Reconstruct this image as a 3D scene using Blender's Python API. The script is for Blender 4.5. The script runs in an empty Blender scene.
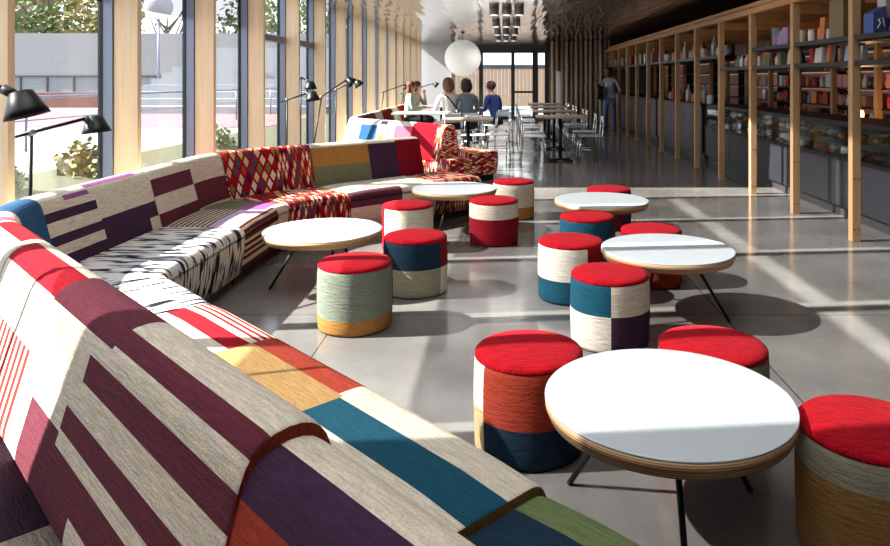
import bpy, bmesh, math, random
from mathutils import Vector, Matrix, noise
random.seed(7)
K = 0.85                     # the scene is laid out in eye-height units, then scaled to metres
C = bpy.context.scene.collection
PI = math.pi
R2 = math.sqrt(0.5)

# ------------------------------------------------------------------ materials
def new_mat(name):
    m = bpy.data.materials.new(name); m.use_nodes = True
    nt = m.node_tree; nt.nodes.clear()
    out = nt.nodes.new('ShaderNodeOutputMaterial')
    return m, nt, out

def node(nt, typ, **kw):
    n = nt.nodes.new(typ)
    for k, v in kw.items():
        if k in n.inputs: n.inputs[k].default_value = v
        else: setattr(n, k, v)
    return n

def rgba(c): return (c[0], c[1], c[2], 1.0)
def srgb(r, g, b):
    f = lambda v: (v/255/12.92) if v/255 <= .04045 else ((v/255+.055)/1.055)**2.4
    return (f(r), f(g), f(b))

def plain(name, col, rough=.5, metal=0., spec=.5, var=0., scale=8., bump=0., emit=None):
    m, nt, out = new_mat(name)
    b = node(nt, 'ShaderNodeBsdfPrincipled')
    b.inputs['Base Color'].default_value = rgba(col)
    b.inputs['Roughness'].default_value = rough
    b.inputs['Metallic'].default_value = metal
    b.inputs['Specular IOR Level'].default_value = spec
    if var or bump:
        tc = node(nt, 'ShaderNodeTexCoord')
        nz = node(nt, 'ShaderNodeTexNoise', Scale=scale, Detail=4.0)
        nt.links.new(tc.outputs['Object'], nz.inputs['Vector'])
        if var:
            mx = node(nt, 'ShaderNodeMix', data_type='RGBA')
            mx.inputs['A'].default_value = rgba([max(0, c*(1-var)) for c in col])
            mx.inputs['B'].default_value = rgba([min(1, c*(1+var)) for c in col])
            nt.links.new(nz.outputs['Fac'], mx.inputs['Factor'])
            nt.links.new(mx.outputs['Result'], b.inputs['Base Color'])
        if bump:
            bp = node(nt, 'ShaderNodeBump', Strength=bump, Distance=.01)
            nt.links.new(nz.outputs['Fac'], bp.inputs['Height'])
            nt.links.new(bp.outputs['Normal'], b.inputs['Normal'])
    if emit:
        b.inputs['Emission Color'].default_value = rgba(emit[0]); b.inputs['Emission Strength'].default_value = emit[1]
    nt.links.new(b.outputs[0], out.inputs[0])
    return m

def weave(name, col, var=.25, along='u', col2=None, stripe=None):
    """hand-woven wool: streaks along the thread, ribs and fuzz across it; uv is in metres along the cloth"""
    m, nt, out = new_mat(name)
    b = node(nt, 'ShaderNodeBsdfPrincipled', Roughness=.95)
    b.inputs['Specular IOR Level'].default_value = .08
    b.inputs['Sheen Weight'].default_value = .02
    b.inputs['Sheen Roughness'].default_value = .6
    tc = node(nt, 'ShaderNodeTexCoord')
    mp = node(nt, 'ShaderNodeMapping')
    mp.inputs['Scale'].default_value = (11, 95, 1) if along == 'u' else (95, 11, 1)
    nt.links.new(tc.outputs['UV'], mp.inputs['Vector'])
    n1 = node(nt, 'ShaderNodeTexNoise', Scale=1.0, Detail=5.0, Roughness=.65)
    nt.links.new(mp.outputs[0], n1.inputs['Vector'])
    n2 = node(nt, 'ShaderNodeTexNoise', Scale=150.0, Detail=2.0)
    nt.links.new(tc.outputs['UV'], n2.inputs['Vector'])
    ad = node(nt, 'ShaderNodeMath', operation='MULTIPLY_ADD')
    nt.links.new(n2.outputs['Fac'], ad.inputs[0]); ad.inputs[1].default_value = .55
    nt.links.new(n1.outputs['Fac'], ad.inputs[2])
    mr = node(nt, 'ShaderNodeMapRange'); mr.inputs['From Min'].default_value = .5; mr.inputs['From Max'].default_value = 1.05
    nt.links.new(ad.outputs[0], mr.inputs['Value'])
    mx = node(nt, 'ShaderNodeMix', data_type='RGBA')
    mx.inputs['A'].default_value = rgba([c*(1-var*1.6) for c in col]); mx.inputs['B'].default_value = rgba([min(1, c*(1+var)) for c in col])
    nt.links.new(mr.outputs[0], mx.inputs['Factor'])
    last = mx.outputs['Result']
    if stripe:                                   # (second colour, period in m, duty, axis)
        c2, per, duty, ax = stripe
        sp = node(nt, 'ShaderNodeSeparateXYZ'); nt.links.new(tc.outputs['UV'], sp.inputs[0])
        md = node(nt, 'ShaderNodeMath', operation='MODULO'); md.inputs[1].default_value = per
        nt.links.new(sp.outputs[ax], md.inputs[0])
        ls = node(nt, 'ShaderNodeMath', operation='LESS_THAN'); ls.inputs[1].default_value = per*duty
        nt.links.new(md.outputs[0], ls.inputs[0])
        m2 = node(nt, 'ShaderNodeMix', data_type='RGBA')
        nt.links.new(ls.outputs[0], m2.inputs['Factor']); nt.links.new(last, m2.inputs['A']); m2.inputs['B'].default_value = rgba(c2)
        last = m2.outputs['Result']
    nt.links.new(last, b.inputs['Base Color'])
    bp = node(nt, 'ShaderNodeBump', Strength=.6, Distance=.006)
    nt.links.new(ad.outputs[0], bp.inputs['Height']); nt.links.new(bp.outputs[0], b.inputs['Normal'])
    nt.links.new(b.outputs[0], out.inputs[0])
    return m

# ------------------------------------------------------------------ mesh builder
class MB:
    def __init__(s):
        s.bm = bmesh.new(); s.uv = s.bm.loops.layers.uv.new('UVMap'); s.mi = 0
    def _tag(s, faces, smooth=False):
        for f in faces: f.material_index = s.mi; f.smooth = smooth
    def box(s, x0, x1, y0, y1, z0, z1, bev=0., M=None):
        vs = [s.bm.verts.new((x, y, z)) for x in (x0, x1) for y in (y0, y1) for z in (z0, z1)]
        idx = [(0,1,3,2),(4,6,7,5),(0,4,5,1),(2,3,7,6),(0,2,6,4),(1,5,7,3)]
        fs = [s.bm.faces.new([vs[i] for i in q]) for q in idx]
        s._tag(fs)
        if bev:
            es = list({e for f in fs for e in f.edges})
            r = bmesh.ops.bevel(s.bm, geom=es, offset=bev, segments=2, affect='EDGES', profile=.5)
            s._tag(r['faces'], False)
            vs = list({v for f in r['faces'] for v in f.verts} | {v for v in vs if v.is_valid})
        if M is not None:
            for v in vs: v.co = M @ v.co
        return s
    def ring_surface(s, rings, closed=True, cap0=True, cap1=True, smooth=True):
        L = [[s.bm.verts.new(p) for p in r] for r in rings]
        fs = []
        n = len(L[0])
        for a, b in zip(L[:-1], L[1:]):
            for i in range(n if closed else n-1):
                j = (i+1) % n
                fs.append(s.bm.faces.new((a[i], a[j], b[j], b[i])))
        s._tag(fs, smooth)
        caps = []
        if cap0 and closed: caps.append(s.bm.faces.new(L[0][::-1]))
        if cap1 and closed: caps.append(s.bm.faces.new(L[-1]))
        s._tag(caps, False)
        return s
    def lathe(s, prof, c=(0,0,0), n=32, M=None, cap0=True, cap1=True, mats=None):
        rings = []
        for r, z in prof:
            ring = []
            for k in range(n):
                a = 2*PI*k/n
                p = Vector((r*math.cos(a), r*math.sin(a), z))
                if M is not None: p = M @ p
                ring.append(p + Vector(c))
            rings.append(ring)
        return s.ring_surface(rings, True, cap0, cap1)
    def tube(s, pts, r, n=8, caps=True):
        pts = [Vector(p) for p in pts]
        rr = r if isinstance(r, (list, tuple)) else [r]*len(pts)
        rings = []
        up = None
        for i, p in enumerate(pts):
            d = (pts[min(i+1, len(pts)-1)] - pts[max(i-1, 0)]).normalized()
            if up is None:
                up = Vector((0,0,1)) if abs(d.z) < .9 else Vector((1,0,0))
            a = d.cross(up).normalized(); b = a.cross(d).normalized(); up = b
            rings.append([p + (a*math.cos(2*PI*k/n) + b*math.sin(2*PI*k/n))*rr[i] for k in range(n)])
        return s.ring_surface(rings, True, caps, caps)
    def sphere(s, c, r, n=16, sc=(1,1,1)):
        prof = [(r*math.sin(PI*k/(n//2)), -r*math.cos(PI*k/(n//2))) for k in range(1, n//2)]
        M = Matrix.Diagonal((sc[0], sc[1], sc[2]))
        return s.lathe(prof, c, n, M)
    def quad(s, a, b, c, d):
        f = s.bm.faces.new([s.bm.verts.new(p) for p in (a, b, c, d)]); s._tag([f]); return s
    def poly(s, pts):
        f = s.bm.faces.new([s.bm.verts.new(p) for p in pts]); s._tag([f]); return s
    def prism(s, pts, y0, y1, axis=1):
        """extrude a 2-d outline (a,b) along axis between y0 and y1"""
        def mk(a, b, t):
            return {0: (t, a, b), 1: (a, t, b), 2: (a, b, t)}[axis]
        A = [s.bm.verts.new(mk(a, b, y0)) for a, b in pts]; B = [s.bm.verts.new(mk(a, b, y1)) for a, b in pts]
        fs = [s.bm.faces.new(A[::-1]), s.bm.faces.new(B)]
        for i in range(len(A)):
            j = (i+1) % len(A); fs.append(s.bm.faces.new((A[i], A[j], B[j], B[i])))
        s._tag(fs); return s
    def build(s, name, mats, parent=None, loc=None, label=None, smooth_angle=None):
        """link as one mesh object; coordinates are world units unless parented (then they are local to the parent)"""
        bmesh.ops.recalc_face_normals(s.bm, faces=s.bm.faces)
        L = Vector(loc) if loc is not None else Vector((0,0,0))
        for v in s.bm.verts: v.co = (v.co - L)*K
        me = bpy.data.meshes.new(name); s.bm.to_mesh(me); s.bm.free()
        for m in (mats if isinstance(mats, (list, tuple)) else [mats]): me.materials.append(m)
        o = bpy.data.objects.new(name, me); C.objects.link(o)
        if parent is not None:
            o.parent = parent
        o.location = L*K
        if label: o['label'] = label
        return o

def tag(o, label=None, cat=None, group=None, kind=None):
    if label: o['label'] = label
    if cat: o['category'] = cat
    if group: o['group'] = group
    if kind: o['kind'] = kind
    return o
def thing(name, loc, label, cat, group=None, rz=0.):
    o = bpy.data.objects.new(name, None); C.objects.link(o)
    o.location = Vector(loc)*K; o.rotation_euler = (0, 0, rz)
    o.empty_display_size = .1
    return tag(o, label, cat, group)
def copy_tree(o, parent=None):
    c = o.copy(); C.objects.link(c)
    if parent is not None: c.parent = parent
    for ch in list(o.children): copy_tree(ch, c)
    return c
def place(o, loc, rz=0.):
    o.location = Vector(loc)*K; o.rotation_euler = (0, 0, rz); return o
def struct(o): o['kind'] = 'structure'; return o

# ------------------------------------------------------------------ camera
cam = bpy.data.cameras.new('camera'); camo = bpy.data.objects.new('camera', cam); C.objects.link(camo)
camo.location = (0, 0, 1.6*K); camo.rotation_euler = (PI/2, 0, 0)
cam.sensor_fit = 'HORIZONTAL'; cam.sensor_width = 36.; cam.lens = 36.*703/890
cam.shift_x = -(505-445)/890; cam.shift_y = -(273-79)/890
cam.clip_start = .05; cam.clip_end = 500
bpy.context.scene.camera = camo
# ------------------------------------------------------------------ sofa sweep
class Path:
    """polyline with filleted corners; offset to the left of travel is 'back'"""
    def __init__(s, pts, rad):
        s.P = [Vector(p) for p in pts]
        s.segs = []          # ('L', p0, p1) or ('A', centre, r, a0, a1, sgn)
        cur = s.P[0]
        for i in range(1, len(s.P)-1):
            a, v, b = s.P[i-1], s.P[i], s.P[i+1]
            d0 = (v-a).normalized(); d1 = (b-v).normalized()
            ang = math.acos(max(-1, min(1, d0.dot(d1)))); t = rad[i-1]*math.tan(ang/2)
            p, q = v-d0*t, v+d1*t
            sg = -1 if d0.x*d1.y-d0.y*d1.x < 0 else 1       # -1 turns right
            n = Vector((-d0.y, d0.x))*sg
            s.segs.append(('L', cur, p)); c = p+n*rad[i-1]
            a0 = math.atan2(p.y-c.y, p.x-c.x); s.segs.append(('A', c, rad[i-1], a0, a0+sg*ang, sg)); cur = q
        s.segs.append(('L', cur, s.P[-1]))
        s.len = [(g[2]-g[1]).length if g[0] == 'L' else g[2]*abs(g[4]-g[3]) for g in s.segs]
        s.total = sum(s.len)
        s.breaks = [sum(s.len[:i]) for i in range(1, len(s.len))]
    def at(s, x):
        x = max(-9, x); k = 0
        while k < len(s.len)-1 and x > s.len[k]: x -= s.len[k]; k += 1
        g = s.segs[k]
        if g[0] == 'L':
            d = (g[2]-g[1]).normalized(); p = g[1]+d*x
        else:
            a = g[3]+(g[4]-g[3])*x/s.len[k]; p = g[1]+Vector((math.cos(a), math.sin(a)))*g[2]
            d = Vector((-math.sin(a), math.cos(a)))*g[5]
        return p, Vector((-d.y, d.x))

def rounded(pts, rads, n=5):
    """2-d outline with rounded corners -> list of points"""
    out = [Vector(pts[0])]
    for i in range(1, len(pts)-1):
        a, v, b = Vector(pts[i-1]), Vector(pts[i]), Vector(pts[i+1])
        r = rads[i-1]
        if r <= 0: out.append(v); continue
        p = v+(a-v).normalized()*r; q = v+(b-v).normalized()*r
        for k in range(n+1):
            t = k/n; out.append(p*(1-t)**2+v*2*t*(1-t)+q*t*t)
    out.append(Vector(pts[-1]))
    return out

SEAT = rounded([(.035,.09),(.0,.30),(.0,.45),(.62,.455)], [.1,.075])
BACK = rounded([(.57,.30),(.585,.46),(.70,.90),(.86,.895),(1.0,.40),(1.0,.34)], [.03,.075,.08,.04])
def arclens(P):
    L = [0.]
    for a, b in zip(P[:-1], P[1:]): L.append(L[-1]+(b-a).length)
    return L

def sweep(mb, path, prof, s0, s1, patches, mats, default, dz=0., end_u=None, ds=.06, crown=0.0, taper=None):
    """upholstery swept along the path: a grid in (s, t) whose cells take the cloth of the patch they lie in; ends closed"""
    L = arclens(prof); T = L[-1]
    ss = {s0, s1} | {b for b in path.breaks if s0 < b < s1}
    n = max(1, int((s1-s0)/ds)); ss |= {s0+(s1-s0)*i/n for i in range(n+1)}
    ts = set(L)
    for p in patches:
        for v in p[:2]:
            if s0 < v < s1: ss.add(v)
        for v in p[2:4]:
            if 0 < v < T: ts.add(v)
    ss |= {s0+.012, s0+.03, s1-.012, s1-.03}
    def thin(v, keep):
        v = sorted(v); o = [v[0]]
        for x in v[1:]:
            if x-o[-1] > 1e-4: o.append(x)
        return o
    ss = thin(ss, None); ts = thin(ts, None)
    def prof_at(t):
        for i in range(len(L)-1):
            if t <= L[i+1]+1e-9:
                f = (t-L[i])/max(1e-9, L[i+1]-L[i]); return prof[i].lerp(prof[i+1], f)
        return prof[-1]
    cz = sum(p.y for p in prof)/len(prof); cu = sum(p.x for p in prof)/len(prof)
    pp = [prof_at(t) for t in ts]
    bm = mb.bm; rows = []
    for s in ss:
        e = min(s-s0, s1-s); inset = .012*max(0, 1-e/.03)**2     # ends softly rounded
        p, b = path.at(s)
        row = []
        for q in pp:
            u = q.x + (cu-q.x)*inset*1.2; z = q.y + (cz-q.y)*inset*1.2
            if crown and e > 0: z += crown*min(1, e/.2)*max(0, min(1, (q.y-.3)/.15))
            row.append(bm.verts.new((p.x+b.x*u, p.y+b.y*u, z+dz)))
        rows.append(row)
    names = list(mats)
    for i in range(len(ss)-1):
        sm = (ss[i]+ss[i+1])/2
        for j in range(len(ts)-1):
            tm = (ts[j]+ts[j+1])/2; mname = default
            for p in patches:
                if p[0] <= sm <= p[1] and p[2] <= tm <= p[3]: mname = p[4]
            f = bm.faces.new((rows[i][j], rows[i+1][j], rows[i+1][j+1], rows[i][j+1]))
            f.material_index = names.index(mname); f.smooth = True
            for lp, (a, c) in zip(f.loops, ((ss[i],ts[j]),(ss[i+1],ts[j]),(ss[i+1],ts[j+1]),(ss[i],ts[j+1]))): lp[mb.uv].uv = (a, c)
    # back/bottom closing strip and end caps
    for i in range(len(ss)-1):
        f = bm.faces.new((rows[i][-1], rows[i+1][-1], rows[i+1][0], rows[i][0])); f.material_index = names.index(default)
    for r, nm in ((rows[0][::-1], 'end0'), (rows[-1], 'end1')):
        f = bm.faces.new(r); f.material_index = names.index(mats_end.get(nm, default)) if mats_end.get(nm) in names else names.index(default)
        for lp in f.loops: lp[mb.uv].uv = (lp.vert.co.z, lp.vert.co.x+lp.vert.co.y)
mats_end = {}

def plinth(mb, path, s0, s1, u0, u1, z0, z1, ds=.1):
    n = max(2, int((s1-s0)/ds)); rings = []
    for i in range(n+1):
        p, b = path.at(s0+(s1-s0)*i/n)
        rings.append([(p.x+b.x*u, p.y+b.y*u, z) for u, z in ((u0,z0),(u0,z1),(u1,z1),(u1,z0))])
    mb.ring_surface(rings, True, True, True, False)
PATH1 = Path([(.91,1.18),(-2.05,4.14),(-2.05,6.55),(-.05,8.55)], [.32,.55])
# ------------------------------------------------------------------ materials used
CREAM = weave('cream_wool', srgb(216,204,184)); WHITE_W = weave('white_wool', srgb(222,214,200))
MAROON = weave('maroon_wool', srgb(100,44,56)); PURPLE = weave('purple_wool', srgb(64,40,64)); RED = weave('red_wool', srgb(158,12,30), .3)
TEAL = weave('teal_wool', srgb(26,78,98)); NAVY = weave('navy_wool', srgb(26,48,66)); GOLD = weave('gold_wool', srgb(176,138,88))
ORANGE = weave('orange_wool', srgb(160,60,42)); BLUE = weave('blue_wool', srgb(42,84,124)); OLIVE = weave('olive_wool', srgb(112,110,84))
OCHRE = weave('ochre_wool', srgb(168,118,62)); SAGE = weave('sage_wool', srgb(124,130,116)); GREEN = weave('green_wool', srgb(106,120,78))
GREYW = weave('grey_wool', srgb(150,150,152)); PLUM = weave('plum_wool', srgb(96,52,66)); CRIMSON = weave('crimson_wool', srgb(132,16,32))
MAGENTA = weave('magenta_wool', srgb(150,84,140)); TAN = weave('tan_wool', srgb(150,112,66)); GREIGE = weave('greige_wool', srgb(150,144,124))
RUST = weave('rust_wool', srgb(150,62,42)); LILAC = weave('lilac_wool', srgb(196,168,196)); PINK = weave('pink_wool', srgb(214,90,110))
STRAW = weave('straw_wool', srgb(208,180,134))
HATCH = weave('red_hatched_wool', srgb(216,202,184), stripe=(srgb(170,44,40), .062, .58, 0))
STRIPE = weave('dark_striped_wool', srgb(208,192,166), stripe=(srgb(88,26,32), .052, .55, 1))
PIN = weave('pin_striped_wool', srgb(200,186,160), stripe=(srgb(86,62,54), .04, .5, 1))

def ikat_mat():
    m, nt, out = new_mat('ikat_wool')
    b = node(nt, 'ShaderNodeBsdfPrincipled', Roughness=.95); b.inputs['Specular IOR Level'].default_value = .08
    tc = node(nt, 'ShaderNodeTexCoord'); mp = node(nt, 'ShaderNodeMapping'); mp.inputs['Scale'].default_value = (24, 4.2, 1)
    nt.links.new(tc.outputs['UV'], mp.inputs['Vector'])
    n1 = node(nt, 'ShaderNodeTexNoise', Scale=1.0, Detail=2.0, Distortion=.35); nt.links.new(mp.outputs[0], n1.inputs['Vector'])
    mp2 = node(nt, 'ShaderNodeMapping'); mp2.inputs['Scale'].default_value = (120, 8, 1); nt.links.new(tc.outputs['UV'], mp2.inputs['Vector'])
    n2 = node(nt, 'ShaderNodeTexNoise', Scale=1.0, Detail=3.0); nt.links.new(mp2.outputs[0], n2.inputs['Vector'])
    ad = node(nt, 'ShaderNodeMath', operation='MULTIPLY_ADD'); nt.links.new(n2.outputs['Fac'], ad.inputs[0]); ad.inputs[1].default_value = .16; nt.links.new(n1.outputs['Fac'], ad.inputs[2])
    cr = node(nt, 'ShaderNodeValToRGB'); e = cr.color_ramp.elements
    e[0].position = .50; e[0].color = rgba(srgb(36,33,44)); e[1].position = .58; e[1].color = rgba(srgb(214,208,198))
    k = e.new(.535); k.color = rgba(srgb(104,106,124))
    nt.links.new(ad.outputs[0], cr.inputs[0]); nt.links.new(cr.outputs[0], b.inputs['Base Color'])
    bp = node(nt, 'ShaderNodeBump', Strength=.3, Distance=.004); nt.links.new(n2.outputs['Fac'], bp.inputs['Height']); nt.links.new(bp.outputs[0], b.inputs['Normal'])
    nt.links.new(b.outputs[0], out.inputs[0]); return m
IKAT = ikat_mat()

def diamond_mat():
    m, nt, out = new_mat('diamond_wool')
    b = node(nt, 'ShaderNodeBsdfPrincipled', Roughness=.95); b.inputs['Specular IOR Level'].default_value = .08
    tc = node(nt, 'ShaderNodeTexCoord'); sp = node(nt, 'ShaderNodeSeparateXYZ'); nt.links.new(tc.outputs['UV'], sp.inputs[0])
    def mth(op, a, c):
        n = node(nt, 'ShaderNodeMath', operation=op)
        for i, v in enumerate((a, c)):
            if isinstance(v, (int, float)): n.inputs[i].default_value = v
            elif v is not None: nt.links.new(v, n.inputs[i])
        return n.outputs[0]
    u = mth('DIVIDE', sp.outputs[0], .043); v = mth('DIVIDE', sp.outputs[1], .165)
    p = mth('ADD', u, v); q = mth('SUBTRACT', u, v)
    fp, fq = mth('FLOOR', p, None), mth('FLOOR', q, None)
    cb = node(nt, 'ShaderNodeCombineXYZ'); nt.links.new(fp, cb.inputs[0]); nt.links.new(fq, cb.inputs[1])
    wn = node(nt, 'ShaderNodeTexWhiteNoise', noise_dimensions='2D'); nt.links.new(cb.outputs[0], wn.inputs['Vector'])
    cr = node(nt, 'ShaderNodeValToRGB'); cr.color_ramp.interpolation = 'CONSTANT'; e = cr.color_ramp.elements
    cols = [srgb(220,200,168), srgb(206,180,140), srgb(206,176,120), srgb(180,66,40), srgb(226,214,196), srgb(120,110,60), srgb(62,72,96), srgb(140,24,36), srgb(216,186,150), srgb(52,26,34)]
    e[0].color = rgba(cols[0]); e[1].position = .1; e[1].color = rgba(cols[1])
    for i in range(2, len(cols)): k = e.new(i/len(cols)); k.color = rgba(cols[i])
    nt.links.new(wn.outputs[0], cr.inputs[0])
    rp, rq = mth('FRACT', p, None), mth('FRACT', q, None)
    ep = mth('MINIMUM', mth('MINIMUM', rp, mth('SUBTRACT', 1.0, rp)), mth('MINIMUM', rq, mth('SUBTRACT', 1.0, rq)))
    ln = mth('LESS_THAN', ep, .15)
    mx = node(nt, 'ShaderNodeMix', data_type='RGBA'); nt.links.new(ln, mx.inputs['Factor']); nt.links.new(cr.outputs[0], mx.inputs['A']); mx.inputs['B'].default_value = rgba(srgb(146,18,32))
    nt.links.new(mx.outputs['Result'], b.inputs['Base Color']); nt.links.new(b.outputs[0], out.inputs[0]); return m
DIAMOND = diamond_mat()

def glass_mat(name, col, refl=.9):
    m, nt, out = new_mat(name)
    t = node(nt, 'ShaderNodeBsdfTransparent'); t.inputs['Color'].default_value = rgba(col)
    g = node(nt, 'ShaderNodeBsdfGlossy', Roughness=.0); g.inputs['Color'].default_value = (refl, refl, refl, 1)
    lw = node(nt, 'ShaderNodeLayerWeight', Blend=.5); pw = node(nt, 'ShaderNodeMath', operation='POWER'); pw.inputs[1].default_value = 5.
    f = node(nt, 'ShaderNodeMath', operation='MULTIPLY_ADD'); f.inputs[1].default_value = .5; f.inputs[2].default_value = .03
    nt.links.new(lw.outputs['Facing'], pw.inputs[0]); nt.links.new(pw.outputs[0], f.inputs[0]); mx = node(nt, 'ShaderNodeMixShader')
    nt.links.new(f.outputs[0], mx.inputs[0]); nt.links.new(t.outputs[0], mx.inputs[1]); nt.links.new(g.outputs[0], mx.inputs[2]); nt.links.new(mx.outputs[0], out.inputs[0])
    return m
GLASS = glass_mat('clear_glass', (.93,.96,.96)); TINT = glass_mat('tinted_glass', (.55,.56,.57)); CASEG = glass_mat('case_glass', (.9,.95,.94))

def wood_mat(name, col, rough=.5, axis='Z', var=.16):
    m, nt, out = new_mat(name)
    b = node(nt, 'ShaderNodeBsdfPrincipled', Roughness=rough); b.inputs['Specular IOR Level'].default_value = .35
    tc = node(nt, 'ShaderNodeTexCoord'); mp = node(nt, 'ShaderNodeMapping')
    mp.inputs['Scale'].default_value = {'Z': (26, 26, 1.2), 'Y': (26, 1.2, 26), 'X': (1.2, 26, 26)}[axis]
    nt.links.new(tc.outputs['Object'], mp.inputs['Vector'])
    n = node(nt, 'ShaderNodeTexNoise', Scale=1.0, Detail=5.0, Distortion=.6); nt.links.new(mp.outputs[0], n.inputs['Vector'])
    mx = node(nt, 'ShaderNodeMix', data_type='RGBA'); mx.inputs['A'].default_value = rgba([c*(1-var*1.5) for c in col]); mx.inputs['B'].default_value = rgba([min(1, c*(1+var)) for c in col])
    nt.links.new(n.outputs['Fac'], mx.inputs['Factor']); nt.links.new(mx.outputs['Result'], b.inputs['Base Color'])
    nt.links.new(b.outputs[0], out.inputs[0]); return m
FIN = wood_mat('spruce_fin', srgb(228,196,160)); POST = wood_mat('timber_post', srgb(182,144,104)); BEAM = wood_mat('timber_beam', srgb(176,126,78), axis='Y')
PLY = wood_mat('plywood_edge', srgb(172,124,82), axis='X'); TABLEW = wood_mat('cafe_table_wood', srgb(150,132,118), axis='Y')

def floor_mat():
    m, nt, out = new_mat('polished_concrete')
    b = node(nt, 'ShaderNodeBsdfPrincipled')
    tc = node(nt, 'ShaderNodeTexCoord')
    n1 = node(nt, 'ShaderNodeTexNoise', Scale=.9, Detail=6.0, Roughness=.6); nt.links.new(tc.outputs['Object'], n1.inputs['Vector'])
    n2 = node(nt, 'ShaderNodeTexNoise', Scale=60.0, Detail=3.0); nt.links.new(tc.outputs['Object'], n2.inputs['Vector'])
    cr = node(nt, 'ShaderNodeValToRGB'); e = cr.color_ramp.elements
    e[0].position = .35; e[0].color = rgba(srgb(102,99,97)); e[1].position = .68; e[1].color = rgba(srgb(136,133,130))
    nt.links.new(n1.outputs['Fac'], cr.inputs[0])
    mx = node(nt, 'ShaderNodeMix', data_type='RGBA', blend_type='MULTIPLY'); mx.inputs['Factor'].default_value = .22
    nt.links.new(cr.outputs[0], mx.inputs['A']); nt.links.new(n2.outputs['Color'], mx.inputs['B'])
    # saw-cut joints
    sp = node(nt, 'ShaderNodeSeparateXYZ'); nt.links.new(tc.outputs['Object'], sp.inputs[0])
    fac = None
    for ax, per, off in ((0, 2.2, .95), (1, 2.2, .35)):
        ad = node(nt, 'ShaderNodeMath', operation='ADD'); nt.links.new(sp.outputs[ax], ad.inputs[0]); ad.inputs[1].default_value = 50*per+off
        md = node(nt, 'ShaderNodeMath', operation='MODULO'); nt.links.new(ad.outputs[0], md.inputs[0]); md.inputs[1].default_value = per
        ls = node(nt, 'ShaderNodeMath', operation='LESS_THAN'); nt.links.new(md.outputs[0], ls.inputs[0]); ls.inputs[1].default_value = .007
        if fac is None: fac = ls.outputs[0]
        else:
            mm = node(nt, 'ShaderNodeMath', operation='MAXIMUM'); nt.links.new(fac, mm.inputs[0]); nt.links.new(ls.outputs[0], mm.inputs[1]); fac = mm.outputs[0]
    m3 = node(nt, 'ShaderNodeMix', data_type='RGBA'); nt.links.new(fac, m3.inputs['Factor']); nt.links.new(mx.outputs['Result'], m3.inputs['A']); m3.inputs['B'].default_value = rgba(srgb(60,56,52))
    nt.links.new(m3.outputs['Result'], b.inputs['Base Color'])
    mr = node(nt, 'ShaderNodeMapRange'); mr.inputs['To Min'].default_value = .08; mr.inputs['To Max'].default_value = .18
    nt.links.new(n1.outputs['Fac'], mr.inputs['Value']); nt.links.new(mr.outputs[0], b.inputs['Roughness'])
    b.inputs['Specular IOR Level'].default_value = .6
    bp = node(nt, 'ShaderNodeBump', Strength=.05, Distance=.01)
    n3 = node(nt, 'ShaderNodeTexNoise', Scale=2.2, Detail=2.0); nt.links.new(tc.outputs['Object'], n3.inputs['Vector'])
    nt.links.new(n3.outputs['Fac'], bp.inputs['Height']); nt.links.new(bp.outputs[0], b.inputs['Normal'])
    nt.links.new(b.outputs[0], out.inputs[0]); return m
FLOOR = floor_mat()

def ceiling_mat():
    m, nt, out = new_mat('polished_metal_ceiling')
    b = node(nt, 'ShaderNodeBsdfPrincipled', Roughness=.13, Metallic=1.0); b.inputs['Base Color'].default_value = rgba(srgb(222,214,214))
    tc = node(nt, 'ShaderNodeTexCoord'); mp = node(nt, 'ShaderNodeMapping'); mp.inputs['Scale'].default_value = (2.6, .22, 1)
    nt.links.new(tc.outputs['Object'], mp.inputs['Vector'])
    n = node(nt, 'ShaderNodeTexNoise', Scale=1.0, Detail=2.5); nt.links.new(mp.outputs[0], n.inputs['Vector'])
    sp = node(nt, 'ShaderNodeSeparateXYZ'); nt.links.new(tc.outputs['Object'], sp.inputs[0])
    md = node(nt, 'ShaderNodeMath', operation='MODULO'); nt.links.new(sp.outputs[1], md.inputs[0]); md.inputs[1].default_value = 1.25
    ls = node(nt, 'ShaderNodeMath', operation='GREATER_THAN'); nt.links.new(md.outputs[0], ls.inputs[0]); ls.inputs[1].default_value = .035
    ad = node(nt, 'ShaderNodeMath', operation='MULTIPLY_ADD'); nt.links.new(ls.outputs[0], ad.inputs[0]); ad.inputs[1].default_value = .25; nt.links.new(n.outputs['Fac'], ad.inputs[2])
    bp = node(nt, 'ShaderNodeBump', Strength=.8, Distance=.06); nt.links.new(ad.outputs[0], bp.inputs['Height']); nt.links.new(bp.outputs[0], b.inputs['Normal'])
    nt.links.new(b.outputs[0], out.inputs[0]); return m
CEIL = ceiling_mat()

BLACK = plain('black_metal', srgb(17,17,18), .4, .0, .3); DARKM = plain('dark_metal', srgb(58,57,58), .45, .3)
ALU = plain('grey_aluminium', srgb(118,122,140), .4, .3); GASKET = plain('black_gasket', srgb(10,12,16), .5)
LAMINATE = plain('white_laminate', srgb(196,204,207), .28, .0, .5, var=.02, scale=3)
PLASTER = plain('white_plaster', srgb(226,224,226), .85, var=.03, scale=2); GREYP = plain('grey_plaster', srgb(120,116,114), .85, var=.06, scale=1.5)
DARKP = plain('dark_plaster', srgb(78,70,68), .8, var=.08, scale=2); PINKP = plain('pink_plaster', srgb(172,134,132), .8, var=.05, scale=2)
COUNTER = plain('counter_grey', srgb(36,36,42), .35, .0, .5, var=.05, scale=1.2); LILACP = plain('lilac_panel', srgb(84,72,80), .5, var=.05, scale=1.2)
CHROME = plain('chrome', srgb(205,208,214), .18, 1.); SEATW = plain('chair_shell', srgb(206,212,220), .35)
CURTAIN = plain('grey_brown_cloth', srgb(172,152,134), .9, var=.12, scale=6)
SHADE_W = plain('white_lamp_inner', srgb(240,238,230), .5)
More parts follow.
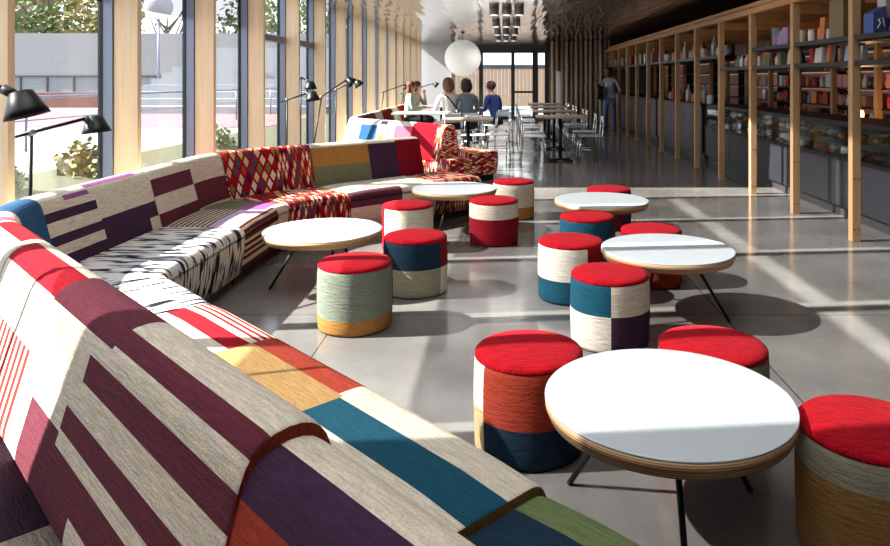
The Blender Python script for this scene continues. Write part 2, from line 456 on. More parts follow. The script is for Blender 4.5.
SKIN = plain('skin', srgb(206,152,124), .6); HAIR_B = plain('brown_hair', srgb(70,38,26), .7, var=.2, scale=30); HAIR_D = plain('dark_hair', srgb(34,24,22), .6, var=.2, scale=30); HAIR_A = plain('auburn_hair', srgb(104,58,38), .7, var=.2, scale=30)
JEANS = plain('denim', srgb(92,112,146), .9, var=.1, scale=20); SHOE = plain('shoe', srgb(30,28,28), .6)

# ------------------------------------------------------------------ sofa modules
SEAT = rounded([(.0,.09),(-.04,.30),(-.04,.45),(.62,.455),(.62,.09)], [.1,.075,.004])
SOFA_MATS = {}
def mset(*ms): return {m.name: m for m in ms}
ALLW = mset(CREAM, WHITE_W, MAROON, PURPLE, RED, TEAL, NAVY, GOLD, ORANGE, BLUE, OLIVE, OCHRE, SAGE, GREEN, GREYW, PLUM, CRIMSON, MAGENTA, TAN, GREIGE, RUST, LILAC, PINK, HATCH, STRIPE, PIN, IKAT, DIAMOND)
def upholstery(name, parent, base, path, prof, s0, s1, patches, default, dz=0., crown=0., end=None):
    pts = [(a, b, c, d, m.name) for a, b, c, d, m in patches]
    used = [default.name]
    for p in pts:
        if p[4] not in used: used.append(p[4])
    mats_end.clear()
    if end:
        if end.name not in used: used.append(end.name)
        mats_end['end0'] = end.name; mats_end['end1'] = end.name
    mb = MB(); sweep(mb, path, prof, s0, s1, pts, used, default.name, dz=dz, crown=crown)
    return mb.build(name, [ALLW[n] for n in used], parent, base)
REARP = rounded([(.99,.385),(1.62,.40),(1.66,.10)], [.06])
BASEP = [Vector(p) for p in ((.985,.10),(.985,.385),(.62,.385),(.62,.10))]
def sofa(label, path, s0, s1, seat_p, seat_d, back_p, back_d, base_p=(), base_d=None, bs0=None, bs1=None, dz=0., bdz=0., end=None, group=None, send=None, rear=None, ps0=None):
    sm = (s0+s1)/2; p, b = path.at(sm); c = p+b*.5
    t = thing('sofa_section', (c.x, c.y, 0), label, 'sofa', group)
    # children carry coordinates relative to the empty
    def rel(o): o.location = o.location - Vector((c.x, c.y, 0))*K; return o
    L = (c.x, c.y, 0)
    g = .004
    o = upholstery('seat', t, L, path, SEAT, s0+g, s1-g, seat_p, seat_d, dz, .012, send or end); rel(o)
    if back_d is not None:
        o = upholstery('backrest', t, L, path, BACK, (bs0 or s0)+g, (bs1 or s1)-g, back_p, back_d, bdz, 0., end); rel(o)
        o = upholstery('back_panel', t, L, path, BASEP, (ps0 if ps0 is not None else bs0 or s0)+g, (bs1 or s1)-g, base_p, base_d or back_d, dz); rel(o)
    if rear:
        o = upholstery('rear_seat', t, L, path, REARP, (bs0 or s0)+g, (bs1 or s1)-g, rear[0], rear[1], 0., 0.); rel(o)
    mb = MB(); plinth(mb, path, s0+.02, s1-.02, .06, .93, 0.0, .095); rel(mb.build('plinth', BLACK, t, L))
    return t

BIG = 9.
sofa('nearest sofa section in shade, navy and green seat with purple, rust and cream back', PATH1, 0.05, 1.15,
     [(0,BIG,.0,.53,GREEN),(0,BIG,.53,.80,NAVY),(0,BIG,.80,BIG,CREAM)], NAVY,
     [(0,BIG,.69,.81,PURPLE),(0,BIG,.81,BIG,ORANGE)], CREAM, [], CREAM, dz=-.022, bdz=-.03, end=RUST, send=TAN, rear=([(2.04,BIG,0,BIG,PURPLE)], CREAM))
sofa('long sofa section in front, cream back with maroon stripes and gold, red and teal seat', PATH1, 1.15, 3.44,
     [(2.72,BIG,.54,.635,RED)] + [(2.72,BIG,.40+.03*k,.416+.03*k,RED) for k in range(4)] +
     [(2.0,2.72,.53,BIG,GOLD),(2.03,2.72,.2,.53,ORANGE),(1.1,2.0,.545,.70,TEAL),(1.1,2.0,0,.10,TAN)], CREAM,
     [(2.6,3.37,.655,.775,RED),(1.96,2.6,.60,.78,MAROON),(1.1,1.96,.712,.768,MAROON),(1.1,2.1,.83,.905,MAROON),(1.1,2.17,.99,1.055,MAROON),
      (1.1,2.17,1.10,BIG,MAROON),(2.17,2.5,1.065,BIG,MAROON),(2.65,BIG,.97,BIG,HATCH),(1.1,1.92,1.195,BIG,CREAM)], CREAM,
     [(2.0,BIG,0,BIG,PURPLE)], CREAM, bs0=1.125, bs1=3.38, end=RUST, send=TAN, rear=([(2.04,BIG,0,BIG,PURPLE)], CREAM))
sofa('corner sofa section with black and white flame pattern seat and purple key pattern back', PATH1, 3.44, 5.48,
     [], IKAT,
     [(3.5,3.75,.74,1.1,GREYW),(3.45,4.0,.50,.70,RED),(4.03,4.09,.2,.8,PINK),(4.14,4.262,0,1.1,BLUE),
      (4.262,4.71,.45,.51,PURPLE),(4.262,4.72,.305,.365,PURPLE),(4.72,5.30,.16,.375,PURPLE),(4.30,4.72,.16,.24,PURPLE),(5.30,5.5,.26,.375,PURPLE),
      (4.4,4.66,.56,.595,MAGENTA),(4.66,5.3,.61,.66,MAGENTA)], CREAM, [], CREAM, bs0=3.38, bs1=5.44, end=RUST)
sofa('sofa section along the windows with maroon chequered back and dark striped seat', PATH1, 5.48, 6.52,
     [(5.4,6.27,.10,.47,STRIPE),(5.4,6.15,.68,BIG,PIN),(5.4,6.15,.47,.68,LILAC),(6.15,6.53,.47,.70,MAGENTA),(6.15,6.53,.70,BIG,OLIVE),(5.4,6.27,0,.06,MAROON)], CREAM,
     [(5.4,6.12,.40,.535,MAROON),(5.4,6.12,.15,.26,MAROON),(6.12,6.53,.18,.40,MAROON)], CREAM, [], CREAM, bs0=5.44, bs1=6.515)
sofa('sofa section covered in red diamond lattice cloth', PATH1, 6.52, 7.25, [], DIAMOND, [], DIAMOND, [], DIAMOND, bs0=6.515, bs1=7.21)
sofa('sofa section with ochre, purple and dark red back beside the small white table', PATH1, 7.25, 9.03,
     [(7.2,7.88,.22,.47,PLUM),(8.35,BIG,.0,BIG,DIAMOND)], CREAM,
     [(7.2,7.93,.37,.575,OCHRE),(7.2,7.93,0,.37,OLIVE),(7.93,8.32,0,.575,PURPLE),(8.32,BIG,0,.60,CRIMSON)], CREAM, [], CRIMSON, bs0=7.21, bs1=8.68, end=CRIMSON)
PATH2 = Path([(-.13,11.23),(-2.05,13.15),(-2.05,18.0),(-2.05,21.5)], [.32,.3])
PATH2 = Path([(-.13,11.23),(-2.05,13.15),(-2.05,21.5)], [.32])
sofa('far sofa section seen from behind, red, pink and blue back ending in diamond cloth', PATH2, 0., 2.5,
     [(0,1.1,0,BIG,DIAMOND)], CREAM,
     [(0,.42,0,BIG,DIAMOND),(.42,1.05,0,BIG,RED),(1.05,1.5,.80,BIG,PINK),(1.5,1.75,.78,.95,LILAC),(1.75,1.95,.72,.80,PURPLE),(1.75,1.95,1.0,1.1,OCHRE),(2.0,2.6,.82,1.1,BLUE)], WHITE_W,
     [(1.2,BIG,0,BIG,PINK)], DIAMOND, bs0=.22, bs1=2.5, end=DIAMOND, ps0=0.)
sofa('farthest sofa section along the windows with maroon and cream back', PATH2, 2.5, 10.3,
     [(2.5,6,.3,BIG,PLUM)], CREAM,
     [(2.5,4.4,.3,.64,MAROON),(4.4,5.2,0,.5,CREAM),(5.2,6.6,0,.66,CRIMSON),(7.6,9,0,.66,RED)], CREAM, [], WHITE_W)
# ------------------------------------------------------------------ the room
W = 3.06; S = 1.527; Y0F = 2.83; HC = 2.93; HT = 6.3; YC = 10.0; YE = 27.6; XR = 6.0
OPAL = .58
FY = [Y0F+S*k for k in range(17)]
mb = MB(); mb.box(-3.5, XR+.2, -2.2, YE, -.2, 0); struct(mb.build('floor', FLOOR, loc=(0,0,0)))
mb = MB(); mb.box(-3.4, XR, YC, YE, HC, HC+.15); struct(mb.build('ceiling', CEIL, loc=(0,0,HC)))
# plastered roof over the tall front; unseen opal skylight added as overhead fill
SX0, SX1, SY0, SY1 = -2.6, 0.6, -1.8, 4.0
mb = MB(); mb.box(-3.4, SX0, -2.2, YC, HT, HT+.15); mb.box(SX1, XR, -2.2, YC, HT, HT+.15); mb.box(SX0, SX1, -2.2, SY0, HT, HT+.15); mb.box(SX0, SX1, SY1, YC, HT, HT+.15)
struct(mb.build('ceiling_hall', PLASTER, loc=(0,0,HT)))
m, nt, out = new_mat('opal_skylight'); tr = node(nt, 'ShaderNodeBsdfTranslucent'); tr.inputs['Color'].default_value = (OPAL, OPAL*.98, OPAL*.94, 1); nt.links.new(tr.outputs[0], out.inputs[0])
mb = MB(); mb.quad((SX0,SY0,HT+.06),(SX1,SY0,HT+.06),(SX1,SY1,HT+.06),(SX0,SY1,HT+.06)); struct(mb.build('window_roof_pane', m, loc=(0,4,HT)))
mb = MB(); mb.box(-3.4, XR, YC, YC+.15, HC+.15, HT); struct(mb.build('wall_bulkhead', PLASTER, loc=(0,YC,HC)))
mb = MB(); mb.box(XR, XR+.2, -2.2, YE, 0, HT); struct(mb.build('wall_right', DARKP, loc=(XR,0,0)))
mb = MB(); mb.box(-3.4, XR, -2.4, -2.2, 0, HT); struct(mb.build('wall_rear', GREYP, loc=(0,-2.2,0)))
mb = MB(); mb.box(-3.4, -3.2, -2.2, 1.93, 0, HT); struct(mb.build('wall_left', PLASTER, loc=(-3.3,0,0)))
# facade: timber fin, grey mullion and black gasket at every axis; panes between
for k, y in enumerate(FY):
    h = HT if y < YC else HC
    nm = 'window_%d' % (k+1)
    mb = MB(); mb.box(-W-.195, -W, y-.032, y+.032, 0, h); o = struct(mb.build(nm+'_fin', FIN, loc=(-W,y,0)))
    mb = MB(); mb.box(-W-.28, -W-.2, y-.05, y+.05, 0, h); struct(mb.build(nm+'_mullion', ALU, loc=(-W-.2,y,0)))
    mb = MB(); mb.box(-W-.315, -W-.281, y-.06, y+.06, 0, h); struct(mb.build(nm+'_gasket', GASKET, loc=(-W-.3,y,0)))
def pane(nm, y0, y1, z0, z1, m):
    mb = MB(); mb.box(-W-.30, -W-.285, y0, y1, z0, z1); struct(mb.build(nm, m, loc=(-W-.29,(y0+y1)/2,z0)))
edges = [1.93]+FY+[YE]
for k, (a, b) in enumerate(zip(edges[:-1], edges[1:])):
    a += .06 if k else 0; b -= .06
    if b-a < .1: continue
    nm = 'window_%d' % (k+1); mid = (a+b)/2
    if k == 0:
        pane(nm+'_pane', a, b, .02, 2.24, GLASS); pane(nm+'_upper_pane', a, b, 2.24, HT, TINT)
    elif b < YC+.2:
        pane(nm+'_pane', a, b, .02, 2.24, GLASS)
        # upper lights: unseen tint added to dim the sun, clear gaps for floor stripes
        pane(nm+'_clear_strip', a, a+.09, 2.24, HT, GLASS)
        pane(nm+'_upper_pane', a+.09, b, 2.24, 4.28, TINT)
        pane(nm+'_clear_band', a+.09, b, 4.28, 4.44, GLASS)
        pane(nm+'_top_pane', a+.09, b, 4.44, HT, TINT)
    else:
        pane(nm+'_pane', a, b, .02, HC, GLASS)
    if 8.7 < mid < 11.8:
        mb = MB(); mb.box(-W-.30, -W-.19, a-.03, b+.03, 2.13, 2.22, .01); struct(mb.build(nm+'_transom', ALU, loc=(-W-.25,mid,2.15)))
mb = MB(); mb.box(-W-.3, -W-.2, 1.93, YE, 0, .08); struct(mb.build('trim_1', ALU, loc=(-W-.2,12,0)))
# end wall: white pier, glazed doors, narrow window, dark side
mb = MB(); mb.box(-3.4, -2.02, 26.6, 26.8, 0, HC); struct(mb.build('wall_pier', PLASTER, loc=(-2.7,26.7,0)))
mb = MB(); mb.box(-2.02, -1.9, 26.5, 26.85, 0, HC); struct(mb.build('trim_2', GREYP, loc=(-1.95,26.6,0)))
yd = YE
mb = MB(); mb.box(-1.9, 2.0, yd, yd+.12, 2.62, HC); struct(mb.build('trim_3', DARKM, loc=(0,yd,2.6)))
for i, (x0, x1) in enumerate(((-1.02,-.86),(.24,.38),(1.08,1.30),(1.56,1.66))):
    mb = MB(); mb.box(x0, x1, yd-.04, yd+.12, 0, 2.62); struct(mb.build('door_%d_post' % (i+1), DARKM, loc=(x0,yd,0)))
for i, (x0, x1) in enumerate(((-1.9,-1.02),(-.86,.24),(.38,1.08),(1.30,1.56))):
    mb = MB(); mb.box(x0, x1, yd+.02, yd+.04, .1, 2.62); struct(mb.build('door_%d_pane' % (i+1), GLASS, loc=(x0,yd,0)))
    mb = MB(); mb.box(x0, x1, yd-.02, yd+.08, 0, .14); mb.box(x0, x1, yd-.02, yd+.08, 1.05 if i == 2 else .05, 1.13 if i == 2 else .1); struct(mb.build('door_%d_rail' % (i+1), DARKM, loc=(x0,yd,0)))
mb = MB(); mb.box(1.66, XR, yd, yd+.15, 0, HC); struct(mb.build('wall_end', DARKP, loc=(3,yd,0)))
# curtain drawn across the right of the end wall
mb = MB(); pts = []
n = 110
for i in range(n+1):
    x = 1.52+2.05*i/n; pts.append((x, 24.2-.25*i/n+.075*math.sin(i*.72)+.035*math.sin(i*.31+1)))
rings = [[(x, y+d, z) for z, d in ((0.02, 0), (1.4, .01), (HC-.02, 0))] for x, y in pts]
rows = [[mb.bm.verts.new(p) for p in r] for r in rings]
for a, b in zip(rows[:-1], rows[1:]):
    for j in range(2): f = mb.bm.faces.new((a[j], b[j], b[j+1], a[j+1])); f.smooth = True
o = mb.build('curtain', CURTAIN, loc=(2.5,24.1,0)); md = o.modifiers.new('thick', 'SOLIDIFY'); md.thickness = .01
tag(o, 'long grey brown curtain hanging across the end of the hall', 'curtain')
# white upright light panel before the curtain
t = thing('upright_sign', (1.78, 23.3, 0), 'slim white upright panel standing before the curtain', 'sign')
mb = MB(); mb.box(-.07, .07, -.03, .03, .06, 1.86, .015); mb.build('panel', PLASTER, t)
mb = MB(); mb.box(-.13, .13, -.12, .12, 0, .06, .01); mb.build('base', DARKM, t)

# ------------------------------------------------------------------ outside (left of the glass and beyond the end doors)
GRASS = plain('lawn', srgb(84,84,56), .95, var=.35, scale=9); PAVE = plain('pale_paving', srgb(150,148,146), .9, var=.05, scale=2)
REDP = plain('red_path', srgb(136,92,94), .9, var=.08, scale=3); CONC = plain('concrete', srgb(124,123,124), .9, var=.06, scale=.7)
BRICK = plain('brick_band', srgb(112,74,64), .9, var=.15, scale=12); STEPC = plain('pale_step', srgb(140,140,142), .9, var=.04, scale=1)
def strip(nm, x0, x1, z0, z1, m, y0=-6, y1=75):
    mb = MB(); mb.prism([(x0,z0),(x1,z1),(x1,-.6),(x0,-.6)], y0, y1, 1); struct(mb.build(nm, m, loc=((x0+x1)/2,10,z0)))
strip('ground_lawn', -5.9, -3.42, .42, .16, GRASS); strip('ground_paving', -60, -5.9, .48, .42, PAVE, -6, 17); strip('ground_red_path', -60, -5.9, .49, .43, REDP, 17, 26.5)
strip('ground_upper', -60, -5.9, .48, .44, PAVE, 26.5, 75)
mb = MB(); mb.box(-45, -13.3, 28, 28.5, .4, 1.06); struct(mb.build('wall_brick', BRICK, loc=(-20,28,.4)))
mb = MB(); mb.box(-45, -6.2, 33, 33.4, .4, 3.75)
struct(mb.build('wall_garden', CONC, loc=(-16,33,.4)))
mb = MB()
for i in range(22): mb.box(-44+i*1.25, -43.93+i*1.25, 32.94, 33.0, 1.0, 1.72)
mb.box(-45, -13.4, 32.93, 33.0, 1.70, 1.76); struct(mb.build('trim_4', DARKM, loc=(-20,33,1)))
for i in range(11):
    mb = MB(); mb.box(-13.6, -6.0, 23.6+.85*i, 33, .44+.235*i, .44+.235*(i+1)); struct(mb.build('ground_step_%d' % (i+1), STEPC, loc=(-10,28,.5)))
t = thing('handrail', (-7.7, 12, .48), 'metal handrail running along the path outside the windows', 'railing')
mb = MB(); mb.tube([(0,-13,.82),(0,26,.82)], .025); mb.tube([(0,-13,.45),(0,26,.45)], .012); mb.build('rail', ALU, t)
for k in range(14):
    mb = MB(); mb.tube([(0,-12.5+k*2.95,-.05),(0,-12.5+k*2.95,.82)], .022); mb.build('post', ALU, t)
mb2 = plain('dark_red_render', srgb(120,70,78), .9)
t = thing('outbuilding', (-31.5, 44, .4), 'dark red building among the trees beyond the concrete wall', 'building')
mb = MB(); mb.box(-2.3, 2.3, -2, 2, 0, 6.4); mb.build('wall', mb2, t)
mb = MB(); mb.box(-2.5, 2.5, -2.2, 2.2, 6.4, 6.6); mb.build('roof', DARKM, t)
LEAF = [plain('leaf_green', srgb(98,112,58), .7, var=.3, scale=3), plain('leaf_yellow', srgb(128,116,62), .7, var=.3, scale=3), plain('leaf_dark', srgb(70,92,62), .7, var=.3, scale=3)]
BARK = plain('bark', srgb(88,76,66), .9, var=.2, scale=10)
def tree(x, y, z, h, r, lab, m, n=1400, bare=False):
    rnd = random.Random(int(x*31+y*7))
    t = thing('tree', (x, y, z), lab, 'tree', None)
    mb = MB(); mb.tube([(0,0,-.1),(.05,.05,h*.35),(-.03,0,h*.62)], [.16,.12,.06])
    tips = []
    for i in range(14 if bare else 8):
        a = rnd.uniform(0, 2*PI); zz = h*rnd.uniform(.3,.6); e = Vector((math.cos(a)*r*.75, math.sin(a)*r*.75, h*rnd.uniform(.62,.95)))
        mb.tube([(0,0,zz), e*.5+Vector((0,0,zz*.45)), e], [.06,.035,.012], 6); tips.append(e)
    mb.build('trunk', BARK, t)
    if bare: return t
    mb = MB()
    for i in range(n):
        c = rnd.choice(tips)*rnd.uniform(.5,1.0)+Vector((rnd.gauss(0,r*.28), rnd.gauss(0,r*.28), rnd.gauss(0,h*.09)))
        c.z = max(c.z, h*.25); s = rnd.uniform(.10,.22)
        a = Vector((rnd.gauss(0,1), rnd.gauss(0,1), rnd.gauss(0,1))).normalized(); b = a.orthogonal().normalized()
        mb.quad(c-a*s, c+b*s*.6, c+a*s, c-b*s*.6)
    mb.build('crown', m, t); return t
tree(-24.4, 37.0, .4, 7.4, 2.5, 'leafy green tree beyond the concrete wall behind the nearest window', LEAF[0])
tree(-21.3, 37.4, .4, 6.8, 2.2, 'yellowish tree beyond the concrete wall at the edge of the nearest window', LEAF[1])
tree(-27.4, 36.2, .4, 5.6, 1.6, 'low yellow green tree in front of the dark red building', LEAF[1], n=900)
tree(-18.3, 38.0, .4, 6.6, 2.0, 'bare young tree above the terraced steps', LEAF[1], bare=True)
tree(-15.3, 41.0, .4, 5.3, 1.8, 'small green tree above the terraced steps in the third window', LEAF[2], n=700)
tree(-13.0, 41.0, .4, 7.6, 2.6, 'tall green tree above the terraced steps by the transom windows', LEAF[0])
tree(-11.6, 46.0, .4, 8.5, 2.6, 'tall dark green tree far off between the middle fins', LEAF[2])
tree(-9.5, 58.0, .4, 8.0, 2.6, 'green tree far outside seen between the far timber fins', LEAF[0])
tree(-3.6, 37.0, 0, 5.0, 1.6, 'small green tree outside the end doors by the white pier', LEAF[0])
for i, (x, y, r, m, lab) in enumerate(((-5.4,9.2,.42,1,'yellowish low shrub on the lawn close to the nearest window'),(-5.6,7.6,.35,0,'low green shrub on the lawn outside the nearest window'),(-5.4,12.9,.4,0,'low green shrub on the lawn outside the second window'))):
    t = thing('shrub', (x,y,.37), lab, 'shrub'); mb = MB(); rnd = random.Random(i)
    for k in range(320):
        d = Vector((rnd.gauss(0,1), rnd.gauss(0,1), abs(rnd.gauss(0,1)))).normalized()*r*rnd.uniform(.4,1.1); a = Vector((rnd.gauss(0,1), rnd.gauss(0,1), rnd.gauss(0,1))).normalized(); b = a.orthogonal().normalized(); s = .06
        mb.quad(d-a*s, d+b*s*.6, d+a*s, d-b*s*.6)
    mb.build('foliage', LEAF[m], t)
    mb = MB(); mb.tube([(0,0,-.1),(0,0,r*.7)], .03); mb.build('stem', BARK, t)
t = thing('globe_lamp', (-13.4, 27.2, .5), 'white globe lamp on a post outside the second window', 'lamp')
mb = MB(); mb.sphere((0,0,3.9), .52, 20); mb.build('globe', PLASTER, t)
mb = MB(); mb.tube([(0,0,-.1),(0,0,3.5)], .05); mb.build('post', ALU, t)
strip('ground_end', -3.4, 9, -.02, -.02, PAVE, YE+.15, 70)
FENCEW = wood_mat('fence_board', srgb(150,124,102))
t = thing('board_fence', (.4, 34.5, 0), 'pale board fence outside the end doors', 'fence')
for i in range(46):
    mb = MB(); mb.box(-4+i*.18, -4+i*.18+.176, -.02, .02, .25, 2.1); mb.build('board', FENCEW, t)
mb = MB(); mb.box(-4, 4.3, -.03, .03, 2.1, 2.3); mb.build('cap', DARKM, t)
# ------------------------------------------------------------------ stools
def stool(loc, rz, label, side, default, r=.238, h=.42):
    """drum stool: woven side panels (degrees from the front, + to the right), red woven pad, dark foot"""
    t = thing('drum_stool', loc, label, 'stool', None)
    prof = [(r-.016,.004),(r-.006,.008),(r-.001,.022),(r,.085)] + [(r+.004*math.sin(PI*k/8), .085+(h-.125)*k/8) for k in range(1, 9)] + [(r-.004,h-.025),(r-.012,h-.016)]
    used = [default.name]
    for p in side:
        if p[4].name not in used: used.append(p[4].name)
    zs = sorted({z for _, z in prof} | {p[2] for p in side if .03 < p[2] < h-.02} | {p[3] for p in side if .03 < p[3] < h-.02})
    def rad(z):
        for (a, za), (b, zb) in zip(prof[:-1], prof[1:]):
            if z <= zb+1e-9: return a+(b-a)*max(0, (z-za)/max(1e-9, zb-za))
        return prof[-1][0]
    th = sorted({x*5 for x in range(-36, 36)} | {p[0] for p in side if -180 < p[0] < 180} | {p[1] for p in side if -180 < p[1] < 180})
    mb = MB(); rows = []
    for z in zs: rows.append([mb.bm.verts.new((rad(z)*math.sin(math.radians(a)), -rad(z)*math.cos(math.radians(a)), z)) for a in th])
    for i in range(len(zs)-1):
        for j in range(len(th)):
            k = (j+1) % len(th); a0 = th[j]; a1 = th[k] if k else 180; am = (a0+a1)/2; zm = (zs[i]+zs[i+1])/2; mn = default.name
            for p in side:
                if p[0] <= am <= p[1] and p[2] <= zm <= p[3]: mn = p[4].name
            f = mb.bm.faces.new((rows[i][j], rows[i][k], rows[i+1][k], rows[i+1][j])); f.material_index = used.index(mn); f.smooth = True
            for lp, (aa, zz) in zip(f.loops, ((a0,zs[i]),(a1,zs[i]),(a1,zs[i+1]),(a0,zs[i+1]))): lp[mb.uv].uv = (math.radians(aa)*r, zz)
    mb.build('drum', [ALLW2[n] for n in used], t)
    mb = MB(); pr = [(r-.012,h-.03),(r-.001,h-.02),(r-.002,h-.008),(r-.012,h+.002),(r-.04,h+.009),(r-.10,h+.014),(r-.17,h+.017),(.012,h+.018)]
    rings = [[(q*math.cos(2*PI*k/48), q*math.sin(2*PI*k/48), z) for k in range(48)] for q, z in pr]
    mb.ring_surface(rings, True, True, True)
    for f in mb.bm.faces:
        f.smooth = True
        for lp in f.loops: lp[mb.uv].uv = (lp.vert.co.x, lp.vert.co.y)
    mb.build('seat_pad', PADRED, t, label='red woven round seat pad')
    mb = MB(); mb.lathe([(r-.035,0),(r-.03,.004),(r-.03,.03)], n=40); mb.build('foot', BLACK, t)
    return place(t, loc, rz)
PADRED = weave('red_pad_wool', srgb(172,12,28), .5)
ALLW2 = dict(ALLW); ALLW2['straw_wool'] = STRAW
ST = [
 ((.105,3.11), 'red topped drum stool nearest the sofa, white, straw, orange and navy panels', [(-180,-52,.21,.5,WHITE_W),(-180,-52,0,.21,STRAW),(-52,180,.17,.5,ORANGE),(-52,180,0,.17,NAVY)], ORANGE),
 ((.645,4.33), 'drum stool chequered in teal, cream and purple beside the middle right table', [(-180,2,.22,.5,TEAL),(2,180,.22,.5,CREAM),(-180,2,0,.22,WHITE_W),(2,180,0,.22,PURPLE)], TEAL),
 ((.485,5.2), 'drum stool with white upper side, dark red corner and teal lower band', [(-180,30,.17,.5,WHITE_W),(30,180,.17,.5,CRIMSON),(-180,180,0,.17,TEAL)], WHITE_W),
 ((.715,6.12), 'drum stool in plain dark teal in front of the far right table', [(-180,180,0,.5,TEAL),(60,180,0,.3,CRIMSON)], TEAL),
 ((1.16,5.58), 'red and orange drum stool half hidden behind the middle right table', [(-180,180,0,.5,CRIMSON),(-180,180,0,.24,ORANGE)], CRIMSON),
 ((1.125,7.62), 'dark red drum stool behind the far right table', [(-180,180,0,.5,CRIMSON),(40,180,0,.5,PURPLE)], CRIMSON),
 ((.935,3.17), 'drum stool with grey band and dark base behind the nearest table', [(-180,180,0,.5,GREIGE),(-180,180,0,.27,CRIMSON)], GREIGE),
 ((1.265,2.43), 'drum stool with grey band over tan side at the right edge of the photo', [(-180,180,.30,.5,GREIGE),(-180,180,0,.30,TAN)], TAN),
 ((-.98,4.60), 'sage green drum stool with ochre bottom band beside the left table', [(-180,75,.10,.5,SAGE),(-180,75,0,.10,OCHRE),(75,180,0,.5,RED)], SAGE),
 ((-.68,5.35), 'drum stool with navy upper band and greige lower side', [(-180,180,.21,.5,NAVY),(-180,180,0,.21,GREIGE),(50,180,.21,.5,CRIMSON),(50,180,0,.21,CREAM)], NAVY),
 ((-.925,6.68), 'cream drum stool with red left edge behind the navy banded stool', [(-180,180,0,.5,CREAM),(-180,-62,0,.5,RED)], CREAM),
 ((-.11,6.93), 'crimson drum stool with cream upper band beside the small white table', [(-180,180,.26,.5,CREAM),(-180,180,0,.26,CRIMSON)], CRIMSON),
 ((.10,8.2), 'cream drum stool with ochre bottom band at the back of the group', [(-180,180,.14,.5,CREAM),(-180,180,0,.14,OCHRE)], CREAM),
]
for (x, y), lab, side, d in ST:
    stool((x*(1-.03/y), y-.03, 0), -math.atan2(x, y), lab, side, d)

# ------------------------------------------------------------------ low tables
def low_table(loc, ang, label, r=.443, h=.455):
    t = thing('low_table', loc, label, 'table')
    mb = MB(); mb.lathe([(r-.004,h-.008),(r,h-.006),(r,h-.002),(r-.003,h)], n=96); mb.build('laminate_top', LAMINATE, t, label='white laminate round top')
    mb = MB(); mb.lathe([(r-.035,h-.066),(r-.012,h-.062),(r-.006,h-.038),(r-.001,h-.035),(r,h-.008)], n=96); mb.build('plywood_edge', PLYM, t, label='layered plywood edge')
    mb = MB(); mb.lathe([(.17,h-.08),(.17,h-.066)], n=40); mb.build('mounting_plate', BLACK, t)
    for k in range(3):
        a = ang+k*2*PI/3; c, s = math.cos(a), math.sin(a)
        mb = MB(); mb.tube([(c*.17,s*.17,h-.07),(c*.40,s*.40,.012)], .011, 10); mb.sphere((c*.40,s*.40,.011), .014, 8, (1,1,.75)); mb.build('leg', BLACK, t)
    return t
def ply_mat():
    m, nt, out = new_mat('layered_plywood')
    b = node(nt, 'ShaderNodeBsdfPrincipled', Roughness=.5); tc = node(nt, 'ShaderNodeTexCoord'); sp = node(nt, 'ShaderNodeSeparateXYZ'); nt.links.new(tc.outputs['Object'], sp.inputs[0])
    w = node(nt, 'ShaderNodeTexWave', Scale=42.0, Distortion=.6, bands_direction='Z'); nt.links.new(tc.outputs['Object'], w.inputs['Vector']); w.inputs['Detail'].default_value = 2
    cr = node(nt, 'ShaderNodeValToRGB'); e = cr.color_ramp.elements; e[0].color = rgba(srgb(150,108,72)); e[1].color = rgba(srgb(220,182,138)); e[0].position = .2; e[1].position = .7
    nt.links.new(w.outputs['Fac'], cr.inputs[0]); nt.links.new(cr.outputs[0], b.inputs['Base Color']); nt.links.new(b.outputs[0], out.inputs[0]); return m
PLYM = ply_mat()
D2 = math.radians
low_table((.588,2.545,0), D2(146), 'nearest round white table with plywood edge on black rod legs')
low_table((1.10,4.77,0), D2(-22), 'round white table in the middle of the right row')
low_table((.915,6.68,0), D2(160), 'round white table farthest back in the right row')
low_table((-1.385,5.36,0), D2(183), 'round white table standing in the bend of the sofa')
low_table((-.53,7.40,0), D2(250), 'round white table in front of the ochre and purple sofa back')

# ------------------------------------------------------------------ reading lamps behind the sofa
def reading_lamp(base, elbow, head, face, label, group=None, sz=1.0):
    """counter-balanced lamp: disc base, rod, elbow, arm, tilted cone shade; positions in the room"""
    b, e, h = Vector(base), Vector(elbow), Vector(head)
    t = thing('reading_lamp', base, label, 'lamp', group); e -= b; h -= b
    mb = MB(); mb.lathe([(.085,0),(.088,.008),(.08,.018),(.02,.022)], n=24); mb.build('base', DARKM, t)
    mb = MB(); mb.tube([(0,0,.018),e], .012, 8); mb.build('lower_rod', BLACK, t)
    mb = MB(); mb.sphere(e, .028, 10); mb.build('elbow', ALU, t)
    d = (h-e).normalized()
    mb = MB(); mb.tube([e-d*.10, h-d*.06*sz], .012, 8); mb.build('arm', BLACK, t)
    f = Vector(face).normalized(); M = f.to_track_quat('Z', 'Y').to_matrix()
    mb = MB(); prof = [(.03,-.006),(.05,.0),(.085,.085),(.098,.12),(.094,.12),(.08,.085),(.046,.004),(.001,.0)]
    mb.lathe([(r*sz, z*sz) for r, z in prof], h, 28, M, True, False); sh = mb.build('lamp_shade', BLACK, t)
    mb = MB(); mb.tube([h-d*.075*sz, h-d*.03*sz+f*.02*sz], .024*sz, 12); mb.build('socket_cap', DARKM, sh)
    mb = MB(); mb.sphere(h+f*.05*sz, .032*sz, 12); mb.build('bulb', SHADE_W, sh)
    return t
reading_lamp((-3.0,2.45,0), (-2.78,2.5,1.75), (-1.875,2.72,1.55), (.26,.05,-1.), 'black reading lamp shade reaching in at the left edge of the photo', sz=.82)
reading_lamp((-3.16,4.66,0), (-3.14,4.66,1.245), (-2.93,5.02,1.335), (.12,.0,-1), 'black reading lamp behind the purple patterned sofa back', sz=1.0)
